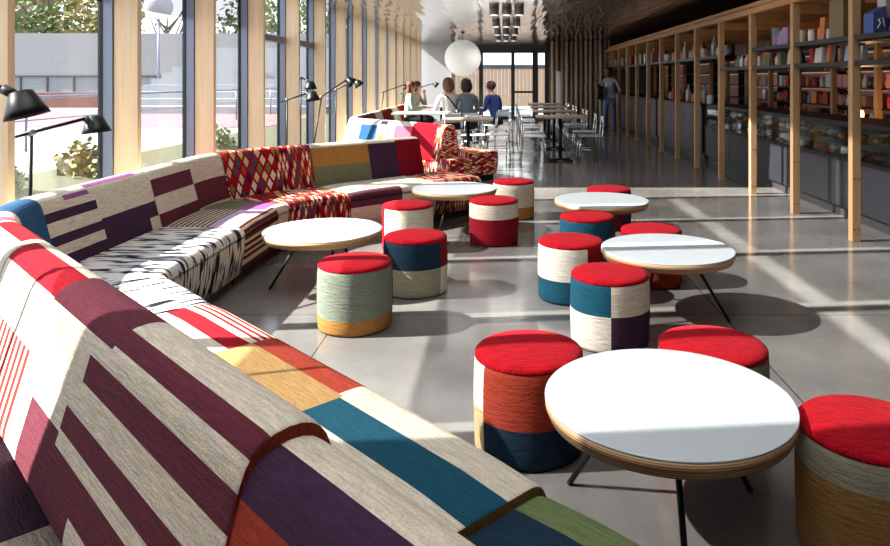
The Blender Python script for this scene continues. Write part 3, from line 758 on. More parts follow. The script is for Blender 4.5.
reading_lamp((-3.16,10.18,0), (-3.15,10.16,1.30), (-2.79,10.16,1.415), (.12,-.05,-.9), 'black reading lamp with level arm behind the ochre sofa back', sz=1.1)
reading_lamp((-3.16,10.85,0), (-3.15,10.85,1.62), (-2.99,10.8,1.56), (.05,0,-1), 'small black reading lamp hanging straight down between two timber fins')
reading_lamp((-3.16,11.3,0), (-3.0,11.5,1.31), (-2.69,12.0,1.60), (.55,0,-.45), 'black reading lamp with long rising arm beside the pink and white sofa back')
reading_lamp((-3.16,13.1,0), (-3.15,13.1,1.40), (-2.77,13.1,1.57), (.45,.1,-.7), 'black reading lamp above the far maroon and cream sofa back')
reading_lamp((-3.16,17.3,0), (-3.0,17.4,1.28), (-2.62,18.4,1.46), (.3,0,-.8), 'far black reading lamp with thin arm beside the two seated people')
reading_lamp((-3.16,20.4,0), (-2.95,20.4,1.2), (-2.07,20.6,1.48), (.6,0,-.5), 'farthest black reading lamp against the white pier')

# ------------------------------------------------------------------ café tables and chairs at the back
def cafe_table(loc, wx, wy, label, m=TABLEW, h=.88, group=None):
    t = thing('cafe_table', loc, label, 'table', group)
    mb = MB(); mb.box(-wx/2, wx/2, -wy/2, wy/2, h-.035, h, .006); mb.build('tabletop', m, t)
    mb = MB(); mb.lathe([(.035,.03),(.035,h-.035)], n=14); mb.build('column', BLACK, t)
    mb = MB()
    for a in (PI/4, 3*PI/4):
        c, s = math.cos(a)*.3, math.sin(a)*.3
        mb.tube([(-c,-s,.018),(0,0,.034),(c,s,.018)], .018, 8)
    mb.build('base', BLACK, t); return t
def chair_proto(label):
    t = thing('cafe_chair', (0,0,0), label, 'chair')
    mb = MB(); mb.box(-.23,.23,-.22,.22,.50,.52,.008); mb.build('seat', SEATW, t)
    M = Matrix.Translation((0,-.245,.83)) @ Matrix.Rotation(-.12, 4, 'X'); mb = MB(); mb.box(-.17,.17,-.012,.012,-.05,.05,.01,M); mb.build('backrest', SEATW, t)
    for sx in (-1, 1):
        mb = MB(); mb.tube([(sx*.2,.19,.50),(sx*.215,.235,.01)], .013, 6); mb.build('leg', CHROME, t)
        mb = MB(); mb.tube([(sx*.165,-.25,.86),(sx*.19,-.22,.50),(sx*.215,-.26,.01)], .013, 6); mb.build('leg', CHROME, t)
    mb = MB(); mb.tube([(-.207,.2,.4),(.207,.2,.4)], .009, 6); mb.tube([(-.21,.21,.25),(-.212,-.235,.25)], .009, 6); mb.tube([(.21,.21,.25),(.212,-.235,.25)], .009, 6); mb.build('stretcher', CHROME, t)
    return t
GT = 'dining tables in the row towards the end doors'; 
tabs = [(1.08,13.75,.95,.95,'nearest dark wood dining table in the row before the end doors'),(1.12,16.1,.95,.95,'second dark wood dining table from the front of the row'),(1.14,18.4,.95,.95,'third dark wood dining table in the row before the curtain'),(1.16,20.7,.95,.95,'farthest dark wood dining table before the end doors')]
for x, y, a, b, l in tabs: cafe_table((x,y,0), a, b, l)
WT = plain('white_tabletop', srgb(222,222,220), .35)
cafe_table((-.68,12.9,0), .92, .8, 'pale topped table with a black column behind the diamond sofa end')
cafe_table((-1.68,14.2,0), 1.1, .8, 'white topped table beside the far red sofa', WT, h=.93)
cafe_table((-1.62,17.9,0), 1.2, .9, 'white topped table with two people sitting on its window side', WT, h=.92)
cafe_table((-.85,17.6,0), 1.2, .8, 'white topped table where the person in blue sits', WT)
ch0 = chair_proto('x'); used = [False]
def chair(x, y, rz, label, group=None):
    o = ch0 if not used[0] else copy_tree(ch0); used[0] = True
    place(o, (x, y, 0), rz); o['label'] = label
    if group: o['group'] = group
    elif 'group' in o: del o['group']
    return o
GC = 'pale chairs along the dining table row'
ORD = ('nearest', 'second', 'third', 'fourth', 'fifth', 'sixth', 'seventh', 'eighth')
for i, y in enumerate((13.5,14.35,15.85,16.7,18.2,19.0,20.6,21.4)):
    chair(.56+.02*(i % 2), y, -PI/2, 'pale metal chair, %s along the left side of the dining table row' % ORD[i], GC)
for i, y in enumerate((13.6,14.6,16.2,16.9,18.6,19.4,20.8,21.5)):
    chair(1.64, y, PI/2, 'pale metal chair, %s along the right side of the dining table row' % ORD[i], GC)
chair(-.62,13.75,PI,'pale chair behind the pale topped table, back to the hall end','%s' % 'pale chairs around the window side tables')
GW = 'pale chairs around the window side tables'
chair(-.15,13.9,PI*.5,'pale chair to the right of the pale topped table',GW)
chair(-1.17,14.95,.35,'pale chair under the person in the white top',GW)
chair(-.80,15.15,.3,'pale chair under the person in the grey blue top',GW)
chair(-.2,16.7,.75,'pale chair under the person in the blue shirt',GW)
chair(-.1,15.2,PI*.9,'empty pale chair between the pale topped table and the seated people',GW)
# ------------------------------------------------------------------ people (skeleton in metres, skinned to one continuous body)
def skinned(verts, edges, radii, root):
    me = bpy.data.meshes.new('tmp'); me.from_pydata([Vector(v) for v in verts], edges, [])
    o = bpy.data.objects.new('tmp', me); C.objects.link(o)
    md = o.modifiers.new('skin', 'SKIN'); md.use_smooth_shade = True
    for i, sv in enumerate(me.skin_vertices[0].data):
        r = radii[i]; sv.radius = r if isinstance(r, tuple) else (r, r); sv.use_root = (i == root)
    o.modifiers.new('sub', 'SUBSURF').levels = 1; o.modifiers['sub'].render_levels = 1
    dg = bpy.context.evaluated_depsgraph_get(); ev = o.evaluated_get(dg)
    bm = bmesh.new(); bm.from_mesh(ev.to_mesh()); ev.to_mesh_clear()
    bpy.data.objects.remove(o, do_unlink=True); return bm
def person(loc, rz, pose, label, top, legs, hair, hairstyle='short', lean=.0, arms=None, turn=0., seat=.51*K):
    sit = pose == 'sit'
    ph = .52*K*1.0+.08 if sit else .86
    V = []; E = []; Rr = []
    def add(p, r, par=None):
        V.append(Vector(p)); Rr.append(r); i = len(V)-1
        if par is not None: E.append((par, i))
        return i
    def ln(y, z): return (0, y+lean*(z-ph), z)
    pel = add((0,0,ph), (.135,.105)); w = add(ln(0,ph+.17), (.125,.095), pel); chs = add(ln(.01,ph+.36), (.15,.105), w); nk0 = add(ln(0,ph+.49), (.075,.065), chs)
    nk = add(ln(.015,ph+.55), .05, nk0); 
    hc = Vector(ln(.03,ph+.66)); h0 = add(hc+Vector((0,-.005,-.04)), (.068,.08), nk); h1 = add(hc+Vector((0,.0,.045)), (.076,.092), h0); h2 = add(hc+Vector((0,-.005,.10)), (.05,.062), h1)
    arms = arms or {}
    hands = []
    for s in (-1, 1):
        sh = add(Vector(ln(0,ph+.46))+Vector((s*.175,0,0)), .058, nk0)
        el, wr = arms.get(s, ((s*.24,.10,ph+.20), (s*.17,.34,ph+.24)) if sit else ((s*.24,.0,ph+.18), (s*.25,.12,ph-.06)))
        e = add(el, .043, sh); ww = add(wr, .028, e); d = (Vector(wr)-Vector(el)).normalized()
        pm = add(Vector(wr)+d*.06, (.034,.02), ww); hands.append((Vector(wr), d, s))
        side = d.cross(Vector((0,0,1))).normalized()
        for k in range(4):
            off = side*(k-1.5)*.02; a = add(V[pm]+d*.035+off, .009, pm); add(V[a]+d*(.035+.008*(k in (1,2)))+Vector((0,0,-.014)), .008, a)
        a = add(Vector(wr)+d*.03-side*s*.035, .011, pm); add(V[a]+d*.035-side*s*.012, .009, a)
    for s in (-1, 1):
        hp = add((s*.09,.0,ph-.03), .095, pel)
        if sit:
            kn = add((s*.11,.42,ph-.02), .066, hp); an = add((s*.12,.40,.10), .042, kn); to = add((s*.13,.55,.04), (.042,.03), an)
        else:
            kn = add((s*.10,.03*s,ph-.43), .066, hp); an = add((s*.11,-.02+.05*s,.09), .042, kn); to = add((s*.13,.13+.05*s,.035), (.042,.03), an)
    bm = skinned(V, E, Rr, 0)
    # nose, ears, brows, eyes and mouth as small relief on the head
    def lump(c, r, sc, mi):
        g = bmesh.ops.create_uvsphere(bm, u_segments=8, v_segments=6, radius=r)
        for v in g['verts']:
            v.co = Vector((v.co.x*sc[0], v.co.y*sc[1], v.co.z*sc[2]))+Vector(c)
        for f in {f for v in g['verts'] for f in v.link_faces}: f.material_index = mi; f.smooth = True
    zt = ph+.50+0.0
    for f in bm.faces:
        c = f.calc_center_median(); f.smooth = True
        if c.z > ph+.53 and abs(c.x) < .13: f.material_index = 0
        elif any((c-wr).dot(d) > -.01 and (c-wr).length < .2 for wr, d, s in hands): f.material_index = 0
        elif c.z < .075: f.material_index = 3
        elif (c.z > ph+.03 and not sit) or (sit and c.z > ph+.06): f.material_index = 1
        elif sit and c.y < .02 and c.z > ph-.02 and abs(c.x) > .19: f.material_index = 1
        else: f.material_index = 2
    for c, r, sc, mi in (((0,.105,0),.018,(.8,1,1.3),0),((-.082,-.005,0),.022,(.4,.8,1.2),0),((.082,-.005,0),.022,(.4,.8,1.2),0),((-.032,.088,.02),.011,(1.2,.6,.8),4),((.032,.088,.02),.011,(1.2,.6,.8),4),((0,.088,-.05),.02,(1.2,.5,.35),5)):
        p = Vector(c)
        lump(hc+p, r, sc, mi)
    t = thing('person', loc, label, 'person', None)
    hd = Matrix.Translation(hc) @ Matrix.Rotation(turn, 4, 'Z') @ Matrix.Translation(-hc)
    for v in bm.verts:
        if v.co.z > ph+.58: v.co = hd @ v.co
    me = bpy.data.meshes.new('body'); bm.to_mesh(me); bm.free()
    for m in (SKIN, top, legs, SHOE, plain('eye', (.03,.025,.02), .3), plain('lips', srgb(160,84,78), .5)): me.materials.append(m)
    o = bpy.data.objects.new('body', me); C.objects.link(o); o.parent = t
    mb = MB(); hk = [(Vector(p)/K) for p in (hc,)][0]
    rnd = random.Random(len(label))
    def shell(c, rx, ry, rz_):
        n = 18; rings = []
        for i in range(1, 10):
            a = PI*i/10; rings.append([Vector(((rx*math.sin(a)*math.cos(2*PI*k/n))*(1+.06*rnd.random()), (ry*math.sin(a)*math.sin(2*PI*k/n))*(1+.06*rnd.random()), rz_*math.cos(a)))/K+Vector(c)/K for k in range(n)])
        mb.ring_surface(rings)
    shell(hc+Vector((0,-.03,.05)), .094, .098, .098)
    if hairstyle == 'long': shell(hc+Vector((0,-.065,-.07)), .085, .05, .17)
    if hairstyle == 'bob': shell(hc+Vector((0,-.045,-.01)), .105, .085, .12)
    hm = mb.build('hair', hair, t)
    hm.matrix_basis = hd
    t.rotation_euler = (0, 0, rz); return t
SWT = plain('white_knit', srgb(222,218,210), .9, var=.06, scale=20); GBL = plain('grey_blue_cloth', srgb(112,126,142), .9, var=.1, scale=12); BLU = plain('blue_shirt', srgb(40,66,130), .85, var=.12, scale=10)
PGR = plain('pale_green_cloth', srgb(176,190,170), .9, var=.06, scale=12); BEI = plain('beige_cloth', srgb(176,160,142), .9, var=.08, scale=12); LGR = plain('light_grey_cloth', srgb(186,188,198), .9, var=.06, scale=12); DKT = plain('dark_trousers', srgb(40,42,52), .9)
sz = .0
person((-2.42,17.45,.0), -PI/2+.15, 'sit', 'seated person with long auburn hair and pale green top at the window side', PGR, DKT, HAIR_A, 'long', lean=.10)
person((-2.40,18.35,.0), -PI/2-.2, 'sit', 'seated person with dark brown hair and beige top, chin near raised hand', BEI, DKT, HAIR_B, 'bob', lean=.12, arms={-1: ((-.22,.22,.72),(-.09,.24,1.02))})
strapped = person((-1.17,14.92,0), .55, 'sit', 'seated person in a white top with a dark strap, curly brown hair, seen from behind', SWT, DKT, HAIR_A, 'bob', lean=.10); strapped.scale = (1.05,)*3
second = person((-.80,15.12,0), .5, 'sit', 'seated person in a grey blue top with dark hair, seen from behind', GBL, DKT, HAIR_D, 'bob', lean=.10); second.scale = (1.04,)*3
person((-.2,16.68,0), .85, 'sit', 'seated person in a blue shirt leaning over a table by the end doors', BLU, DKT, HAIR_B, 'short', lean=.22)
person((3.12,21.0,0), -.35, 'stand', 'person standing at the bar in light grey top and jeans, seen from behind', LGR, JEANS, HAIR_D, 'bob', lean=.03, arms={1: ((.26,.08,1.06),(.2,.3,1.0))})
t = thing('shoulder_bag', (2.80,20.9,1.0), 'dark shoulder bag hanging at the side of the person standing at the bar', 'bag')
mb = MB(); mb.box(-.10,.10,-.19,.19,0,.40,.05); mb.build('pouch', BLACK, t)
mb = MB(); mb.tube([(0,-.15,.37),(.10,-.05,.68),(.16,.05,.68),(0,.15,.37)], .014, 6); mb.build('strap', BLACK, t)
mb = MB(); mb.tube([(-.19,-.02,1.24),(-.10,-.12,1.16),(.06,-.16,.95),(.19,-.12,.74),(.24,.02,.66)], .016, 6); mb.build('bag_strap', BLACK, strapped, label='dark strap across the back')

# ------------------------------------------------------------------ bar: timber frame, shelves, counters, goods
XP = 3.45; PY = [5.5+1.425*k for k in range(17)]
PY = [6.94+1.425*(k-1) for k in range(17)]
t = thing('timber_frame', (XP, 15, 0), 'long timber post and beam shelving frame in front of the bar', 'shelving')
def rl(mb, name, m, par=t, org=(XP,15,0), label=None):
    for v in mb.bm.verts: v.co -= Vector(org)
    return mb.build(name, m, par, label=label)
for y in PY:
    mb = MB(); mb.box(XP-.042, XP+.042, y-.042, y+.042, 0, 2.5, .004); o = rl(mb, 'post', POST)
    if y < 11.5:
        for z in (.12,.62,1.75,2.02):
            for dx in (-.022,.022):
                mb = MB(); mb.lathe([(.008,0),(.008,.004)], (0,0,0), 8, Matrix.Rotation(PI/2, 3, 'X'))
                bo = mb.build('bolt', BLACK, o); bo.location = (dx*K, (y-15-.0425)*K, z*K)
    mb = MB(); mb.box(XP+.05, 5.55, y-.045, y+.045, 2.38, 2.5, .004); rl(mb, 'cross_beam', BEAM)
for y in PY[1:]:
    yb = y+.75
    mb = MB(); mb.box(5.55, 5.64, yb-.042, yb+.042, 0, 2.5, .004); rl(mb, 'rear_post', POST)
mb = MB(); mb.box(XP-.052, XP+.052, PY[0]-.05, PY[-1]+.05, 2.5, 2.58, .004); rl(mb, 'top_beam', BEAM)
mb = MB(); mb.box(5.52, 5.62, PY[0]-.05, PY[-1]+.05, 2.5, 2.58, .004); rl(mb, 'top_beam', BEAM)
def shelf(y0, y1, z, x0=XP-.03, x1=XP+.5):
    mb = MB(); mb.box(x0, x1, y0, y1, z-.05, z, .004); return rl(mb, 'shelf', BLACK, label='black metal shelf board')
for k in range(len(PY)-1):
    a, b = PY[k]+.055, PY[k+1]-.055
    if PY[k] < 11: shelf(a, b, 1.78)
    if PY[k] < 8.5: shelf(a, b, 2.03)
    if PY[k] > 11: shelf(a, b, 1.98)
# pink back wall with shelves
mb = MB(); mb.box(5.93, 5.99, 5.5, YE-.3, 0, 2.6); struct(mb.build('wall_bar', PINKP, loc=(5.95,15,0)))
mb = MB(); mb.box(XP+.06, 5.95, 5.5, YE-.3, 2.62, 2.68); struct(mb.build('ceiling_bar', BEAM, loc=(4.7,15,2.6)))
LED = plain('warm_strip', srgb(255,214,180), .5, emit=(srgb(255,190,150), .3))
t2 = thing('rear_shelving', (5.78, 15, 0), 'dark back bar shelving along the pink wall', 'shelving')
RZ = (.86, 1.16, 1.46, 1.76, 2.08)
for z in RZ:
    mb = MB(); mb.box(5.62, 5.92, 7.2, 27.0, z-.03, z, .004); rl(mb, 'shelf', BLACK, t2, (5.78,15,0))
    mb = MB(); mb.box(5.90, 5.918, 7.2, 27.0, z-.05, z-.03); rl(mb, 'light_strip', LED, t2, (5.78,15,0))
for k in range(9):
    y = 7.25+k*2.45; mb = MB(); mb.box(5.66, 5.92, y-.015, y+.015, .1, 2.1); rl(mb, 'upright', BLACK, t2, (5.78,15,0))
mb = MB(); mb.box(5.58, 5.92, 7.2, 27.0, 0, .80, .004); rl(mb, 'cabinet', DARKM, t2, (5.78,15,0))
# counters
XC = 3.88
def counter(y0, y1, top, m, lab):
    t = thing('bar_counter', (XC+.4, (y0+y1)/2, 0), lab, 'counter')
    org = (XC+.4, (y0+y1)/2, 0)
    n = max(1, round((y1-y0)/1.4)); d = (y1-y0)/n
    for i in range(n):
        mb = MB(); mb.box(XC, XC+.03, y0+i*d+.006, y0+(i+1)*d-.006, .13, top-.04, .004); rl(mb, 'front_panel', m, t, org)
    mb = MB(); mb.box(XC+.06, XC+.7, y0, y1, 0, top-.04); rl(mb, 'carcass', DARKM, t, org)
    mb = MB(); mb.box(XC-.01, XC+.72, y0, y1, top-.04, top, .004); rl(mb, 'worktop', BLACK, t, org)
    return t
counter(5.0, 13.6, .70, COUNTER, 'low grey front counter carrying the glass display case')
counter(13.9, 17.9, 1.10, LILACP, 'tall lilac fronted counter beyond the display case')
counter(18.1, 26.5, 1.10, LILACP, 'far tall lilac fronted counter behind the standing person')
mb = MB()
t3 = thing('display_case', (XC+.35, 9.3, .70), 'long glass food display case with black frame on the grey counter', 'display case')
o3 = (XC+.35, 9.3, .70)
y0, y1 = 5.1, 13.5
mb = MB(); mb.box(XC+.0, XC+.012, y0, y1, .702, 1.06); rl(mb, 'front_glass', CASEG, t3, o3)
mb = MB(); mb.box(XC, XC+.70, y0, y1, 1.06, 1.115, .004); rl(mb, 'top_frame', BLACK, t3, o3)
mb = MB(); mb.box(XC+.05, XC+.60, y0, y1, .88, .89); rl(mb, 'inner_shelf', CASEG, t3, o3)
for k in range(7):
    y = y0+k*(y1-y0)/6; mb = MB(); mb.box(XC+.0, XC+.02, y-.012, y+.012, .702, 1.06); rl(mb, 'glazing_post', DARKM, t3, o3)
mb = MB(); mb.box(XC+.69, XC+.70, y0, y1, .702, 1.06); rl(mb, 'rear_panel', DARKM, t3, o3)
# goods
GM = [plain('goods_%s' % n, srgb(*c), r) for n, c, r in (('amber', (150,84,40), .3), ('dark', (34,30,34), .3), ('white', (208,204,198), .5), ('red', (168,40,44), .5), ('green', (66,86,60), .3), ('pink', (196,128,124), .5),
      ('copper', (184,104,62), .35), ('cream', (206,186,150), .6), ('blue', (60,80,134), .5), ('purple', (150,118,148), .5), ('olive_gold', (112,92,50), .5), ('clear', (150,158,160), .12), ('brown', (92,58,42), .6), ('orange', (206,116,60), .5))]
G = {m.name[6:]: m for m in GM}
GN = list(G)
def bottle_mesh(r, h, m, cap):
    mb = MB(); mb.lathe([(r*.9,0),(r,.01),(r,h*.58),(r*.8,h*.68),(r*.36,h*.76),(r*.34,h*.94),(r*.4,h*.95),(r*.4,h)], n=12)
    return mb.build('bottle', m)
def jar_mesh(r, h, m):
    mb = MB(); mb.lathe([(r*.92,0),(r,.01),(r,h*.8),(r*.9,h*.84),(r*.92,h*.85),(r*.92,h)], n=14); return mb.build('jar', m)
def packet_mesh(w, d, h, m):
    mb = MB(); mb.box(-w/2,w/2,-d/2,d/2,0,h,.008)
    for v in mb.bm.verts:
        if v.co.z > h*.8: v.co.y *= .45
    return mb.build('packet', m)
def carton_mesh(w, d, h, m):
    mb = MB(); mb.box(-w/2,w/2,-d/2,d/2,0,h,.004); return mb.build('carton', m)
lib = {}
def goods(kind, m, loc, label, group, sc=(1,1,1), rz=0.):
    key = (kind, m)
    if key not in lib:
        o = {'bottle': lambda: bottle_mesh(.045,.34,G[m],None), 'jar': lambda: jar_mesh(.06,.16,G[m]), 'packet': lambda: packet_mesh(.16,.1,.24,G[m]), 'carton': lambda: carton_mesh(.16,.12,.24,G[m])}[kind]()
        lib[key] = o
    else:
        o = lib[key].copy(); C.objects.link(o)
    o.location = Vector(loc)*K; o.scale = sc; o.rotation_euler = (0,0,rz); tag(o, label, kind, group); return o
rnd = random.Random(11)
CN = {'amber':'amber','dark':'dark','white':'white','red':'red','green':'green','pink':'pink','copper':'copper coloured','cream':'cream','blue':'blue','purple':'mauve','olive_gold':'olive gold','clear':'clear','brown':'brown','orange':'orange'}
bay_names = {0:'in the bay at the right edge', 1:'between the nearest and second visible posts', 2:'between the second and third posts', 3:'between the third and fourth posts'}
def row(y0, y1, z, x, kinds, mats, bay, lvl, step=.14):
    y = y0
    while y < y1:
        k = rnd.choice(kinds); m = rnd.choice(mats)
        s = rnd.uniform(.8, 1.1); h = rnd.uniform(.75, 1.15)
        if kinds == ['packet', 'carton']: pass
        lim = .22 if lvl == 'lower' else 1
        base = {'bottle':.34,'jar':.16,'packet':.24,'carton':.24}[k]
        if lvl == 'lower' and base*h > .195: h = .19/base*rnd.uniform(.75, 1)
        s *= .82
        goods(k, m, (x+rnd.uniform(-.05,.05), y, z), '%s %s on the %s front shelf %s' % (CN[m], k, lvl, bay), '%s goods on the %s front shelf %s' % (CN[m], lvl, bay), (s, s, h), rnd.uniform(-.3,.3)+ (PI/2 if k in ('packet','carton') else 0))
        y += step*rnd.uniform(.9,1.4)
p = PY
row(p[0]+.2, p[1]-.9, 1.78, 3.62, ['packet','carton'], ['brown','white','brown','cream'], bay_names[0], 'lower', .13)
row(p[1]+.15, p[2]-.1, 1.78, 3.60, ['packet','carton','bottle'], ['brown','white','dark','copper','red','clear'], bay_names[1], 'lower', .085)
row(p[1]+.85, p[2]-.12, 2.03, 3.60, ['jar','packet','bottle'], ['white','orange','copper','clear','cream'], bay_names[1], 'upper', .11)
row(p[2]+.15, p[3]-.12, 1.78, 3.60, ['packet','carton','bottle'], ['cream','dark','orange','white','green','brown'], bay_names[2], 'lower', .09)
row(p[2]+.2, p[3]-.2, 2.03, 3.6, ['packet','jar','carton'], ['purple','clear','pink','cream'], bay_names[2], 'upper', .14) 
row(p[3]+.15, p[4]-.12, 1.78, 3.60, ['packet','bottle','jar'], ['dark','green','pink','white'], bay_names[3], 'lower', .10)
for k in range(4, len(p)-1):
    cols = (['dark','clear'], ['white','amber','clear'], ['white','pink','copper'], ['white','clear','brown'], ['pink','white'], ['white','pink'], ['red','white'], ['white','red'])[min(7, k-4)]
    ys = p[k]+.2
    n = 6 if k < 9 else 3
    for i in range(n):
        m = cols[i % len(cols)]; kd = 'bottle' if (i+k) % 3 == 0 and k < 9 else 'carton' if k > 7 else 'jar'
        goods(kd, m, (3.66, p[k]+.2+i*(1.05/n), 1.98), '%s %s on the front shelf, %s bay along the timber frame' % (CN[m], kd, ('fifth','sixth','seventh','eighth','ninth','tenth','eleventh','twelfth','thirteenth','fourteenth')[min(9,k-4)]), 'goods on the far front shelf in bay %s' % ('five','six','seven','eight','nine','ten','eleven','twelve','thirteen','fourteen')[min(9,k-4)], (1.2,1.2,1.1))
# special goods near the right edge
t = thing('gift_box', (3.60, 7.5, 2.03), 'tall olive box with a gold emblem on the upper shelf', 'box')
mb = MB(); mb.box(-.07,.16,-.16,.16,0,.42,.006); mb.build('carton', G['olive_gold'], t)
GOLDM = plain('gold_print', srgb(214,176,96), .35, .6)
mb = MB()
def disc(mb, cx, cz, a, b, y=-.1625, n=16): mb.poly([(cx+a*math.cos(2*PI*k/n), y, cz+b*math.sin(2*PI*k/n)) for k in range(n)])
disc(mb, .045, .27, .035, .022); disc(mb, .078, .295, .014, .012); mb.poly([(.01,-.1626,.275),(-.012,-.1626,.305),(-.006,-.1626,.308),(.022,-.1626,.285)]); mb.box(.02,.03,-.163,-.1621,.235,.262); mb.box(.058,.068,-.163,-.1621,.235,.262); mb.box(-.01,.10,-.163,-.1621,.195,.202)
mb.box(.005,.085,-.163,-.1621,.178,.183); mb.build('emblem', GOLDM, t, label='gold animal emblem')
t = thing('blue_bag', (3.55, 6.72, 2.03), 'dark blue carrier bag with pale mark on the upper shelf at the right edge', 'bag')
mb = MB(); mb.box(-.08,.05,-.09,.09,0,.20,.01); 
for v in mb.bm.verts:
    if v.co.z > .15: v.co.z += .06*(v.co.x > 0)
mb.build('bag_body', G['blue'], t); mb = MB(); mb.tube([(-.04,-.095,.05),(-.01,-.095,.10),(-.03,-.095,.13),(.01,-.095,.15),(.03,-.095,.06)], .007, 5); mb.build('printed_mark', G['white'], t)
t = thing('white_box', (3.70, 6.78, 2.03), 'white box with a purple band and white letters at the right edge', 'box')
mb = MB(); mb.box(-.07,.2,-.08,.08,.155,.46,.004); mb.build('upper_half', G['white'], t)
mb = MB(); mb.box(-.07,.2,-.08,.08,0,.155,.004); mb.build('purple_band', plain('purple_card', srgb(84,56,158), .5), t, label='purple band with white script')
cu = bpy.data.curves.new('lettering', 'FONT'); cu.body = 'le'; cu.size = .15*K; cu.extrude = .001; cu.shear = .25
tx = bpy.data.objects.new('lettering_curve', cu); C.objects.link(tx)
me = bpy.data.meshes.new_from_object(tx.evaluated_get(bpy.context.evaluated_depsgraph_get())); bpy.data.objects.remove(tx, do_unlink=True); bpy.data.curves.remove(cu)
tx = bpy.data.objects.new('lettering', me); C.objects.link(tx); tx.parent = t; tx.location = Vector((-.06,-.083,.03))*K; tx.rotation_euler = (PI/2,0,0); me.materials.clear(); me.materials.append(G['white'])
# rear shelf bottles
n = 0
for lv, z in enumerate(RZ[:4]):
    y = 7.6
    while y < 16.5:
        kd = rnd.choice(['bottle','bottle','jar','carton']) ; m = rnd.choice(['amber','dark','copper','white','pink','clear','orange','red','brown'])
        hh = {'bottle':.8,'jar':1.1,'carton':.9}[kd]
        goods(kd, m, (5.72, y, z), '%s %s on the %s back bar shelf' % (CN[m], kd, ('lowest','second','third','topmost')[lv]), '%s %ss on the %s back bar shelf' % (CN[m], kd, ('lowest','second','third','topmost')[lv]), (1.1,1.1,hh*.78 if kd == 'bottle' else hh), rnd.uniform(0,.5))
        y += rnd.choice([.13,.16,.2,.3])
# goods on the counters behind the posts
for i, y in enumerate((14.2,14.6,15.0,15.4,15.9,16.5,17.0,17.5)):
    m = ('white','clear','cream','orange','white','amber','red','pink')[i]; kd = ('jar','bottle','carton','jar','bottle','jar','carton','jar')[i]
    goods(kd, m, (4.15, y, 1.10), '%s %s on the tall lilac counter, %s from the display case' % (CN[m], kd, ORD[i]), 'things on the tall lilac counter', (1.2,1.2,1.1))
# food in the display case
FOOD = [plain('bread_crust', srgb(176,112,54), .7, var=.3, scale=20), plain('cake_cream', srgb(220,206,180), .6), plain('berry', srgb(150,40,40), .4), plain('salad', srgb(110,124,60), .6, var=.3, scale=20)]
pm = {}
for i in range(56):
    y = 6.0+i*.13; kind = (0,2,0,1,0,2,0,3)[i % 8]; z = .702 if i % 2 else .89
    if kind not in pm:
        mb = MB()
        if kind == 0: mb.sphere((0,0,.05), .09, 12, (1,.7,.55))
        elif kind == 1: mb.lathe([(.09,0),(.095,.01),(.095,.09),(.085,.10),(.01,.105)], n=20)
        elif kind == 2: mb.lathe([(.07,0),(.095,.03),(.09,.035),(.06,.045),(.01,.06)], n=18)
        else: mb.lathe([(.05,0),(.10,.05),(.095,.055),(.05,.08),(.01,.085)], n=18)
        o = mb.build(('bread_roll','cake','tart','salad_bowl')[kind], FOOD[kind]); pm[kind] = o
    else:
        o = pm[kind].copy(); C.objects.link(o)
    o.location = Vector((XC+.14+.1*(i % 3), y, z))*K; o.scale = (.72,.72,.8)
    tag(o, ('golden bread roll','cream coloured cake','red berry tart','green salad bowl')[kind]+' inside the glass display case', ('bread','cake','tart','bowl')[kind], ('bread rolls','cakes','tarts','salad bowls')[kind]+' in the display case')
t = thing('cake_stand', (XC+.25, 6.75, .702), 'white footed bowl in the display case at the right edge', 'cake stand')
mb = MB(); mb.lathe([(.07,0),(.03,.03),(.03,.05),(.12,.09),(.15,.14),(.145,.14),(.1,.1),(.01,.08)], n=24); mb.build('bowl', LAMINATE, t)
# ------------------------------------------------------------------ ceiling spots, hanging globe
def spot(x, y, lab):
    t = thing('ceiling_spot', (x, y, HC-.13), lab, 'lamp', 'drum spots under the metal ceiling')
    mb = MB(); mb.lathe([(.088,0),(.09,.004),(.09,.125),(.085,.13)], n=20); mb.build('drum', SPOTM, t)
    mb = MB(); mb.lathe([(.07,-.003),(.07,.0)], n=20); mb.build('lens', LENS, t)
    li = bpy.data.lights.new('spot_light', 'AREA'); li.shape = 'DISK'; li.size = .12*K; li.energy = SPOTW; li.color = (1,.95,.88); li.spread = 2.6
    lo = bpy.data.objects.new('spot_light', li); C.objects.link(lo); lo.parent = t; lo.location = (0,0,-.012*K); return t
SPOTW = 4.5; LENS = plain('spot_lens', srgb(240,238,230), .4, emit=((1,.95,.88), 2.))
SPOTM = plain('spot_housing', srgb(150,146,142), .4, .2)
for j, y in enumerate((10.4,13.2,16.2,19.2,22.2)):
    for i in range(3):
        spot(.03+(i-1)*.235, y, '%s drum spot in the %s row on the metal ceiling' % (('left','middle','right')[i], ('nearest','second','third','fourth','farthest')[j]))
t = thing('globe_pendant', (-1.2, 20.0, 1.68), 'large white paper globe hanging beside the white pier', 'pendant lamp')
mb = MB(); mb.sphere((0,0,.52), .52, 28); mb.build('globe', plain('white_paper', srgb(232,230,226), .8, emit=((1,.97,.92), .35)), t)
mb = MB(); mb.tube([(0,0,1.03),(0,0,HC-1.68)], .008, 6); mb.build('cord', BLACK, t)
mb = MB(); mb.lathe([(.06,HC-1.68-.03),(.06,HC-1.68)], n=16); mb.build('ceiling_rose', BLACK, t)
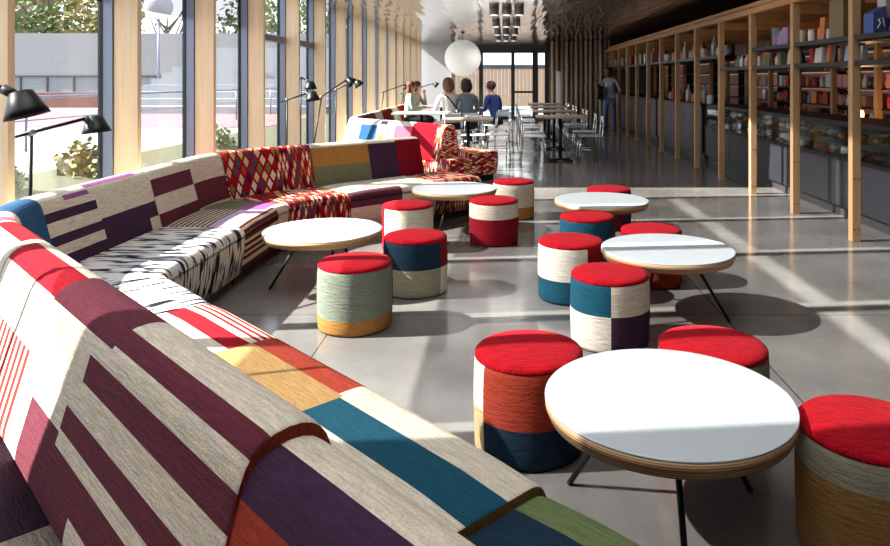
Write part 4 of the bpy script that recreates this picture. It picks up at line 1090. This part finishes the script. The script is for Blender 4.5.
# warm bar lamps
WARM = plain('warm_glow', srgb(255,170,90), .5, emit=(srgb(255,160,80), 14.))
for i, (x, y, z, lab) in enumerate(((5.1,10.1,1.0,'small glowing amber lamp behind the display case'),(3.1,24.6,1.45,'small glowing amber lamp near the standing person'))):
    t = thing('bar_lamp', (x, y, z), lab, 'lamp'); mb = MB(); mb.lathe([(.035,0),(.05,.03),(.05,.13),(.035,.15)], n=14); mb.build('glass_shade', WARM, t)
    hb = {1:0}.get(i, None)
    mb = MB(); mb.tube([(0,0,.15),(0,0,2.62-z)], .006, 6); mb.build('cord', BLACK, t)
    li = bpy.data.lights.new('bar_lamp_light', 'POINT'); li.energy = 9; li.color = (1,.62,.32); li.shadow_soft_size = .05
    lo = bpy.data.objects.new('bar_lamp_light', li); C.objects.link(lo); lo.location = Vector((x,y-.12,z+.06))*K
# ------------------------------------------------------------------ light
w = bpy.data.worlds.new('sky'); bpy.context.scene.world = w; w.use_nodes = True; nt = w.node_tree; nt.nodes.clear()
out = nt.nodes.new('ShaderNodeOutputWorld'); bg = nt.nodes.new('ShaderNodeBackground'); tc = nt.nodes.new('ShaderNodeTexCoord'); sp = nt.nodes.new('ShaderNodeSeparateXYZ'); cr = nt.nodes.new('ShaderNodeValToRGB')
nt.links.new(tc.outputs['Generated'], sp.inputs[0]); nt.links.new(sp.outputs[2], cr.inputs[0]); nt.links.new(cr.outputs[0], bg.inputs[0]); nt.links.new(bg.outputs[0], out.inputs[0])
e = cr.color_ramp.elements; e[0].position = 0.; e[0].color = (.97,.975,1,1); e[1].position = .7; e[1].color = (.62,.76,1.,1)
bg.inputs[1].default_value = 3.2
sl = bpy.data.lights.new('sun', 'SUN'); sl.energy = 23.; sl.angle = .009; sl.color = (1,.94,.86)
so = bpy.data.objects.new('sun', sl); C.objects.link(so); so.location = (-30,0,30)
so.rotation_euler = Vector((.58,.055,-.45)).to_track_quat('-Z', 'Y').to_euler()
vs = bpy.context.scene.view_settings; vs.view_transform = 'Standard'; vs.look = 'None'; vs.exposure = .12; vs.gamma = 1.; vs.use_curve_mapping = False
cy = bpy.context.scene.cycles; cy.max_bounces = 10; cy.diffuse_bounces = 5; cy.glossy_bounces = 5; cy.transparent_max_bounces = 16; cy.caustics_reflective = False; cy.caustics_refractive = False
cy.sample_clamp_indirect = 8.
